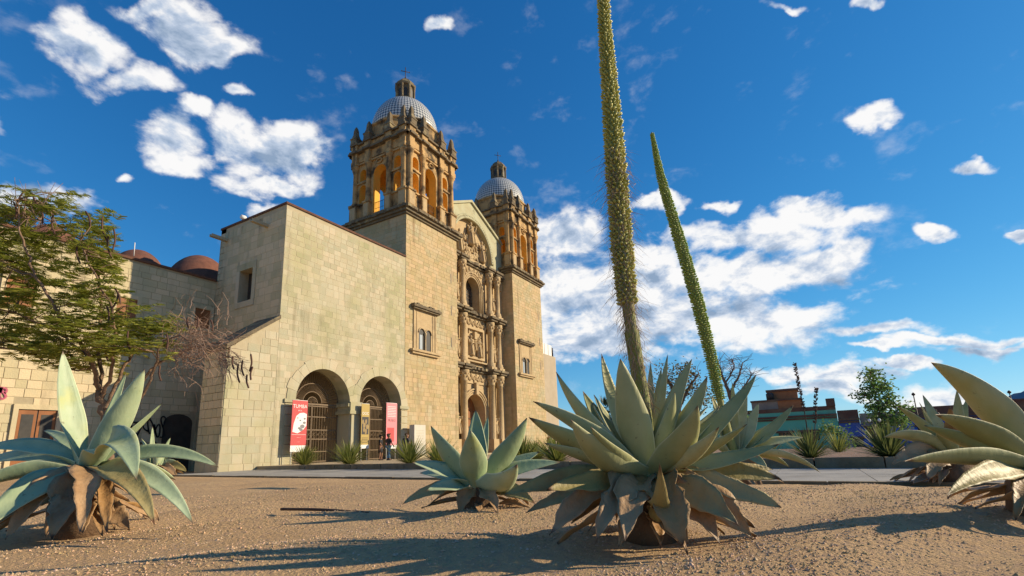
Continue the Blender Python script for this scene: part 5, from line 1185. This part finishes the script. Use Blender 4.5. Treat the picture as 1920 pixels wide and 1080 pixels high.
# ------------------------------------------------------------------ banners, standing stone
def text_mesh(txt, size):
    cu = bpy.data.curves.new('lettering', 'FONT'); cu.body = txt; cu.size = size; cu.align_x = 'CENTER'; o = bpy.data.objects.new('lettering', cu)
    me = bpy.data.meshes.new_from_object(o); bpy.data.objects.remove(o); return me
def put_text(txt, size, c, u, n, mm, parent):
    me = text_mesh(txt, size); me.materials.append(mm); o = bpy.data.objects.new('lettering', me); C.objects.link(o); o.parent = parent
    u, n = np.array(u), np.array(n); m = Matrix(((u[0], 0, n[0], c[0]), (u[1], 0, n[1], c[1]), (u[2], 1, n[2], c[2]), (0, 0, 0, 1))); m.translation -= WOFF[parent.name]; o.matrix_local = m
def pm(n, c): return mat(n, c, None, 3, .6, 0)
P_red, P_pink, P_yel, P_wh, P_bk = pm('red_print', (.52,.075,.075)), pm('pink_print', (.72,.24,.26)), pm('ochre_print', (.42,.30,.09)), pm('white_print', (.75,.74,.71)), pm('dark_print', (.05,.045,.045))
by = FY-.55
def banner(x0, x1, z0, z1, mm, label, y=by, tilt=0):
    t = thing('banner', ((x0+x1)/2, y, .22), label, 'banner'); MB().box(x0, x1, y-.012, y+.012, z0, z1).build('panel', mm, t); s = MB()
    for x in (x0+.1, x1-.1): s.tube([(x, y+.05, .22), (x, y+.05, z1)], .03, 6)
    s.tube([(x0, y+.04, z1), (x1, y+.04, z1)], .03, 6); s.build('stand', M['cloth_w'], t); return t
def bpx(px, py): P = WY(px, py, by); return P[0], P[2]
x0, z1 = bpx(552, 748); x1, z0 = bpx(574, 843); x0 = bpx(546, 800)[0]; x1 = bpx(575, 800)[0]
t = banner(x0, x1, .95, 4.0, P_red, 'tall red exhibition banner with white stone head and pale lettering'); n_ = (0, -1, 0); xc = (x0+x1)/2; w_ = x1-x0
put_text('TUMBA', .30, (xc, by-.016, 3.55), X_, n_, P_wh, t); put_text('de la', .13, (xc, by-.016, 3.36), X_, n_, P_wh, t)
hs2 = [(-.42,0),(-.36,.45),(-.22,.85),(0,1.02),(.25,1.05),(.46,.98),(.46,.35),(.3,.15),(.1,.02),(-.1,-.08)]
MB().prism([(a*w_, b_*1.1) for a, b_ in hs2][::-1], (xc, by-.013, 2.12), X_, Z_, n_, .004).build('stone_head_print', P_wh, t); s = MB()
for (a, b_, r_) in ((.05,.62,.05),(.2,.3,.12),(.32,.5,.08),(.0,.2,.07),(-.12,.75,.04),(.33,.72,.06),(.12,.12,.09)): s.prism([(r_*w_*1.3*math.cos(q_), r_*math.sin(q_)) for q_ in np.linspace(0, 6.2832, 9)[:-1]], (xc+a*w_, by-.018, 2.12+b_*1.1), X_, Z_, n_, .003)
s.build('head_shading_print', mat('grey_print', (.22,.21,.22), None, 3, .6, 0), t); MB().box(x0, x1, by-.016, by-.013, .95, 1.32).build('white_footer', P_wh, t)
put_text('- - -', .16, (xc, by-.016, 1.75), X_, n_, P_wh, t); put_text('- - -', .12, (xc, by-.016, 1.5), X_, n_, P_wh, t); MB().box(x0+.05, x1-.05, by-.016, by-.013, 1.95, 1.965).build('rule_line', P_wh, t)
x0, x1 = bpx(677, 800)[0], bpx(692, 800)[0]; t = banner(x0, x1, 1.05, 4.1, P_yel, 'ochre and black exhibition banner beside the pale pier'); xc = (x0+x1)/2
MB().box(x0+.06, x1-.06, by-.016, by-.013, 2.0, 3.2).build('dark_photo_print', P_bk, t); put_text('OOC', .26, (xc, by-.019, 3.35), X_, n_, P_wh, t); MB().box(x0, x1, by-.016, by-.013, 1.05, 1.3).build('white_footer', P_wh, t)
for k in range(4): MB().box(x0+.08, x1-.1, by-.016, by-.013, 1.45+.1*k, 1.48+.1*k).build('text_line', P_bk, t)
s = MB(); rg = random.Random(3)
for k in range(9): cx_, cz_ = rg.uniform(x0+.15, x1-.15), rg.uniform(2.1, 3.0); s.prism([(.09*math.cos(q_), .17*math.sin(q_)) for q_ in np.linspace(0, 6.2832, 8)[:-1]], (cx_, by-.017-.0006*k, cz_), X_, Z_, n_, .0004)
s.build('figure_print', mat('tan_print', (.30,.21,.09), None, 3, .6, 0), t)
x0, x1 = bpx(724, 800)[0], bpx(744, 800)[0]; t = banner(x0, x1, 1.0, 4.3, P_pink, 'tall pink exhibition banner at the right side of the second archway'); xc = (x0+x1)/2
for k in range(7): MB().box(x0+.12, x1-.12, by-.016, by-.013, 3.3+.12*k, 3.33+.12*k).build('text_line', P_wh, t)
put_text('MUSEO', .24, (xc, by-.016, 2.95), X_, n_, P_bk, t); MB().box(x0+.1, x1-.3, by-.016, by-.013, 1.5, 2.5).build('red_photo_print', P_red, t); MB().box(x0, x1, by-.016, by-.013, 1.0, 1.25).build('white_footer', P_wh, t)
sx0, sx1 = WY(776, 820, FY-.9)[0], WY(797, 820, FY-.9)[0]
t = thing('standing_slab', ((sx0+sx1)/2, FY-.7, .22), 'plain pale upright stone slab against the base of the near tower', 'slab'); s = MB(); s.box(sx0, sx1, FY-.95, FY-.45, .5, 2.75); s.build('slab', mat('pale_limestone', (.60,.56,.47), (.55,.51,.43), 2, .8, .2, 20), t); MB().box(sx0-.12, sx1+.12, FY-1.05, FY-.35, .2, .5).build('base', M['annexm'], t)
for k in range(10): MB().box(sx0+.2, sx1-.2, FY-.953, FY-.951, 2.3-.12*k, 2.32-.12*k).build('inscription_line', M['annexm'], t)

# ------------------------------------------------------------------ people
def person(base, face, label, shirt, trou, hair, h=1.7, pack=None, stride=.25, cap=None, dress=False):
    base = np.array(base, float); t = thing('person', tuple(base), label, 'person'); k = h/1.72; fx = np.array([math.sin(face), -math.cos(face), 0.]); rx = np.array([math.cos(face), math.sin(face), 0.])
    def P(r, f_, z): return tuple(base+rx*r*k+fx*f_*k+ZUP*z*k)
    def skin(name, vs, es, rad, mm, root):
        me = bpy.data.meshes.new(name); me.from_pydata([P(*v) for v in vs], es, []); o = bpy.data.objects.new(name, me); link(o, t); me.materials.append(mm)
        o.modifiers.new('s', 'SKIN'); o.modifiers.new('d', 'SUBSURF').levels = 2; o.modifiers['d'].render_levels = 2
        for i, r_ in enumerate(rad): me.skin_vertices[0].data[i].radius = (r_*k, r_*k)
        me.skin_vertices[0].data[root].use_root = True; o.modifiers['s'].use_smooth_shade = True; return o
    st = stride; sk_m = mat('skin', (.33,.17,.10), None, 3, .6, 0)
    V = [(0,0,.95),(0,.01,1.15),(0,.02,1.38),(0,.03,1.5),(0,.06,1.6),(0,.06,1.7), (.19,.01,1.4),(.24,-.08,1.12),(.25,.06,.88),(-.19,.01,1.4),(-.24,.1,1.12),(-.24,.26,.92), (.09,0,.92),(.1,.06+st*.4,.5),(.1,st,.09),(.1,st+.14,.04),(-.09,0,.92),(-.1,.04-st*.3,.5),(-.1,-st,.1),(-.1,-st+.14,.04)]
    E_ = [(0,1),(1,2),(2,3),(3,4),(4,5),(2,6),(6,7),(7,8),(2,9),(9,10),(10,11),(0,12),(12,13),(13,14),(14,15),(0,16),(16,17),(17,18),(18,19)]
    rd = [.12,.12,.13,.055,.10,.085,.055,.042,.034,.055,.042,.034,.08,.058,.042,.034,.08,.058,.042,.034]
    for hi, (hx_, hy_, hz_) in ((8, V[8]), (11, V[11])):
        for q_ in range(5):
            V.append((hx_+(-.03+.015*q_)*.9, hy_+.02+(.02 if q_ == 0 else 0), hz_-(.06 if q_ == 0 else .11-.01*abs(q_-2)))); E_.append((hi, len(V)-1)); rd.append(.010)
    skin('body', V, E_, rd, sk_m, 0)
    skin('shirt', [(0,0,.93),(0,.01,1.15),(0,.02,1.38),(0,.02,1.45),(.19,.01,1.4),(.235,-.06,1.18),(-.19,.01,1.4),(-.235,.07,1.18)], [(0,1),(1,2),(2,3),(2,4),(4,5),(2,6),(6,7)], [.15,.145,.155,.07,.075,.062,.075,.062], shirt, 0)
    if dress: skin('trousers', [(0,0,1.0),(0,0,.7),(0,0,.42)], [(0,1),(1,2)], [.15,.17,.18], trou, 0)
    else: skin('trousers', [(0,0,.97),(.09,0,.9),(.1,.06+st*.4,.5),(.1,st,.11),(-.09,0,.9),(-.1,.04-st*.3,.5),(-.1,-st,.12)], [(0,1),(1,2),(2,3),(0,4),(4,5),(5,6)], [.145,.105,.078,.062,.105,.078,.062], trou, 0)
    skin('hair', [(0,.03,1.68),(0,.03,1.74),(0,-.02,1.66)], [(0,1),(0,2)], [.105,.07,.09], hair, 0)
    for sg, ff in ((1, st), (-1, -st)): s = MB(); c = np.array(P(sg*.1, ff+.06, .04)); rot = np.array([rx, fx, ZUP]).T; s.ell(c, (.05*k, .14*k, .045*k), 8, 5, rot); s.build('shoe', M['iron'], t)
    if cap: s = MB(); s.ell(np.array(P(0, .06, 1.73)), (.115*k, .13*k, .07*k), 10, 6); s.ell(np.array(P(0, .18, 1.71)), (.08*k, .08*k, .015*k), 8, 4); s.build('cap', cap, t)
    if pack: s = MB(); s.ell(np.array(P(0, -.2, 1.22)), (.17*k, .15*k, .25*k), 10, 7, np.array([rx, fx, ZUP]).T); s.build('backpack', pack, t)
    return t
navy, jean, blk, cblue = pm('navy_cloth', (.02,.022,.035)), pm('denim', (.10,.20,.30)), pm('black_cloth', (.012,.012,.014)), pm('light_blue_cap', (.25,.42,.60))
def onf(px, py, z=.22): d = ray(px, py); return CAM+d*((z-CAM_H)/d[2])
q_ = onf(728, 863); q_[2] = .22; person(q_, 1.35, 'person in dark top and blue jeans walking past the pink banner', navy, jean, blk, 1.68, stride=.16)
q_ = HD(762, 870, 34.2); q_[2] = .22; person(q_, 1.2, 'person in dark clothes with a black backpack walking towards the stone slab', navy, navy, pm('brown_hair', (.06,.03,.02)), 1.66, pack=blk, stride=.2)
q_ = HD(713, 862, 35.6); q_[2] = .22; person(q_, .4, 'person in black standing before the closed gate', blk, blk, blk, 1.66, stride=.04, dress=True)
for px, py, c_, lb in ((977, 842, pm('grey_cloth', (.15,.16,.18)), 'person in grey standing at the foot of the far bell tower'), (1030, 838, pm('red_cloth', (.32,.02,.03)), 'person in red at the foot of the far bell tower')):
    q_ = HD(px, 850, 47); q_[2] = .22; person(q_, .8, lb, c_, navy, blk, 1.68, stride=.1)

# ------------------------------------------------------------------ loose things on the gravel
t_ = GP(527, 960); u_ = GP(690, 966); s = MB(); s.tube(spline([t_+ZUP*.02, (t_+u_)/2+ZUP*.022+np.array([.02, .02, 0]), u_+ZUP*.012], 6), .011, 6); s.build('dry_stick', M['dryst'], label='long thin dry stick lying on the gravel', cat='stick')
M['rock'] = mat('pale_rock', (.36,.30,.22), (.28,.22,.16), 8, .9, .6, 40)
rg = random.Random(19)
def rock(c, r_, label):
    s = MB(); s.ell((0, 0, 0), (1, .8, .6), 9, 6); s.v = [tuple(np.array(c)+np.array(v)*r_*(1+.22*math.sin(5*v[0]+3*v[1]+7*v[2]))) for v in s.v]; s.build('rock', M['rock'], label=label, cat='rock', group='loose rocks on the gravel')
for px, py, r_, lb in ((1840, 972, .05, 'pale rock under the curled lower agave leaf'), (1815, 968, .035, 'smaller pale rock beside the curled lower agave leaf'), (505, 977, .022, 'small pale rock lying alone on the gravel'), (905, 965, .05, 'brown rock at the foot of the compact grey-green agave')): rock(GP(px, py), r_, lb)
M['peb'] = mat('gravel_pebble', (.55,.375,.21), (.45,.29,.15), 40, .9, .3, 80, (.50,.37,.25), 9, (.5,.6), island=.3)
pb = MB(); oct_ = np.array([(1,0,0),(0,1,0),(-1,0,0),(0,-1,0),(0,0,1),(.6,.6,-.5),(-.6,-.6,-.5)]); of = [(0,1,4),(1,2,4),(2,3,4),(3,0,4),(1,0,5),(3,2,6)]
PV, PF, PS = [], [], 0
for k in range(42000):
    d = .75*math.exp(rg.random()*2.2); a = YAW+rg.uniform(-.95, .95); x, y = d*math.sin(a), d*math.cos(a)
    if x > pn(y)-.2: continue
    r_ = rg.uniform(.0026, .0066)*(.85+.13*d)*(1.6 if rg.random() < .04 else 1); th = rg.uniform(0, 6.283); c_, s_ = math.cos(th)*r_, math.sin(th)*r_; z = bed(x, y)
    for a_, b, c2, ph_ in (): pass
    zz = z+sum(.0065*math.sin(A*x*1.3+B*y*1.3+Cc) for A, B, Cc in ph)*min(1, max(0, (9.3+.134*y-x-.15)/5*3)); o_ = oct_*[1, rg.uniform(.6, 1), rg.uniform(.5, .8)]
    PV.extend((x+p[0]*c_-p[1]*s_, y+p[0]*s_+p[1]*c_, zz+p[2]*r_+r_*.1) for p in o_); b0 = PS*7; PF.extend((i+b0, j+b0, k_+b0) for i, j, k_ in of); PS += 1
pb.v = PV; pb.f = PF; pb.sm = [False]*len(PF); pb.uv = [(0, 0)]*len(PV)
pb.build('gravel', M['peb'], label='loose brown gravel strewn over the bed', cat='gravel', kind='stuff')
# scattered straw and weeds
s = MB()
for k in range(700):
    c = GP(rg.uniform(0, 1920), rg.uniform(915, 1075)); a = rg.uniform(0, 6.283); blade(s, c+ZUP*.004, (math.cos(a), math.sin(a), rg.uniform(0, .5)), rg.uniform(.02, .07), .0011, .3, 2)
for (cx_, cy_, n_) in ((1440, 925, 120), (1290, 1005, 60), (860, 985, 60), (1640, 935, 160), (960, 975, 70), (1730, 925, 120)):
    for k in range(n_):
        c = GP(cx_+rg.gauss(0, 55), cy_+rg.gauss(0, 7)); a = rg.uniform(0, 6.283); blade(s, c, (math.cos(a)*.5, math.sin(a)*.5, 1), rg.uniform(.02, .06), .0012, .3, 3)
s.build('dry_grass', mat('straw', (.36,.27,.11), (.25,.24,.08), 20, .8, 0, island=.3), label='sparse dry grass and straw bits on the gravel bed', cat='grass', kind='stuff')
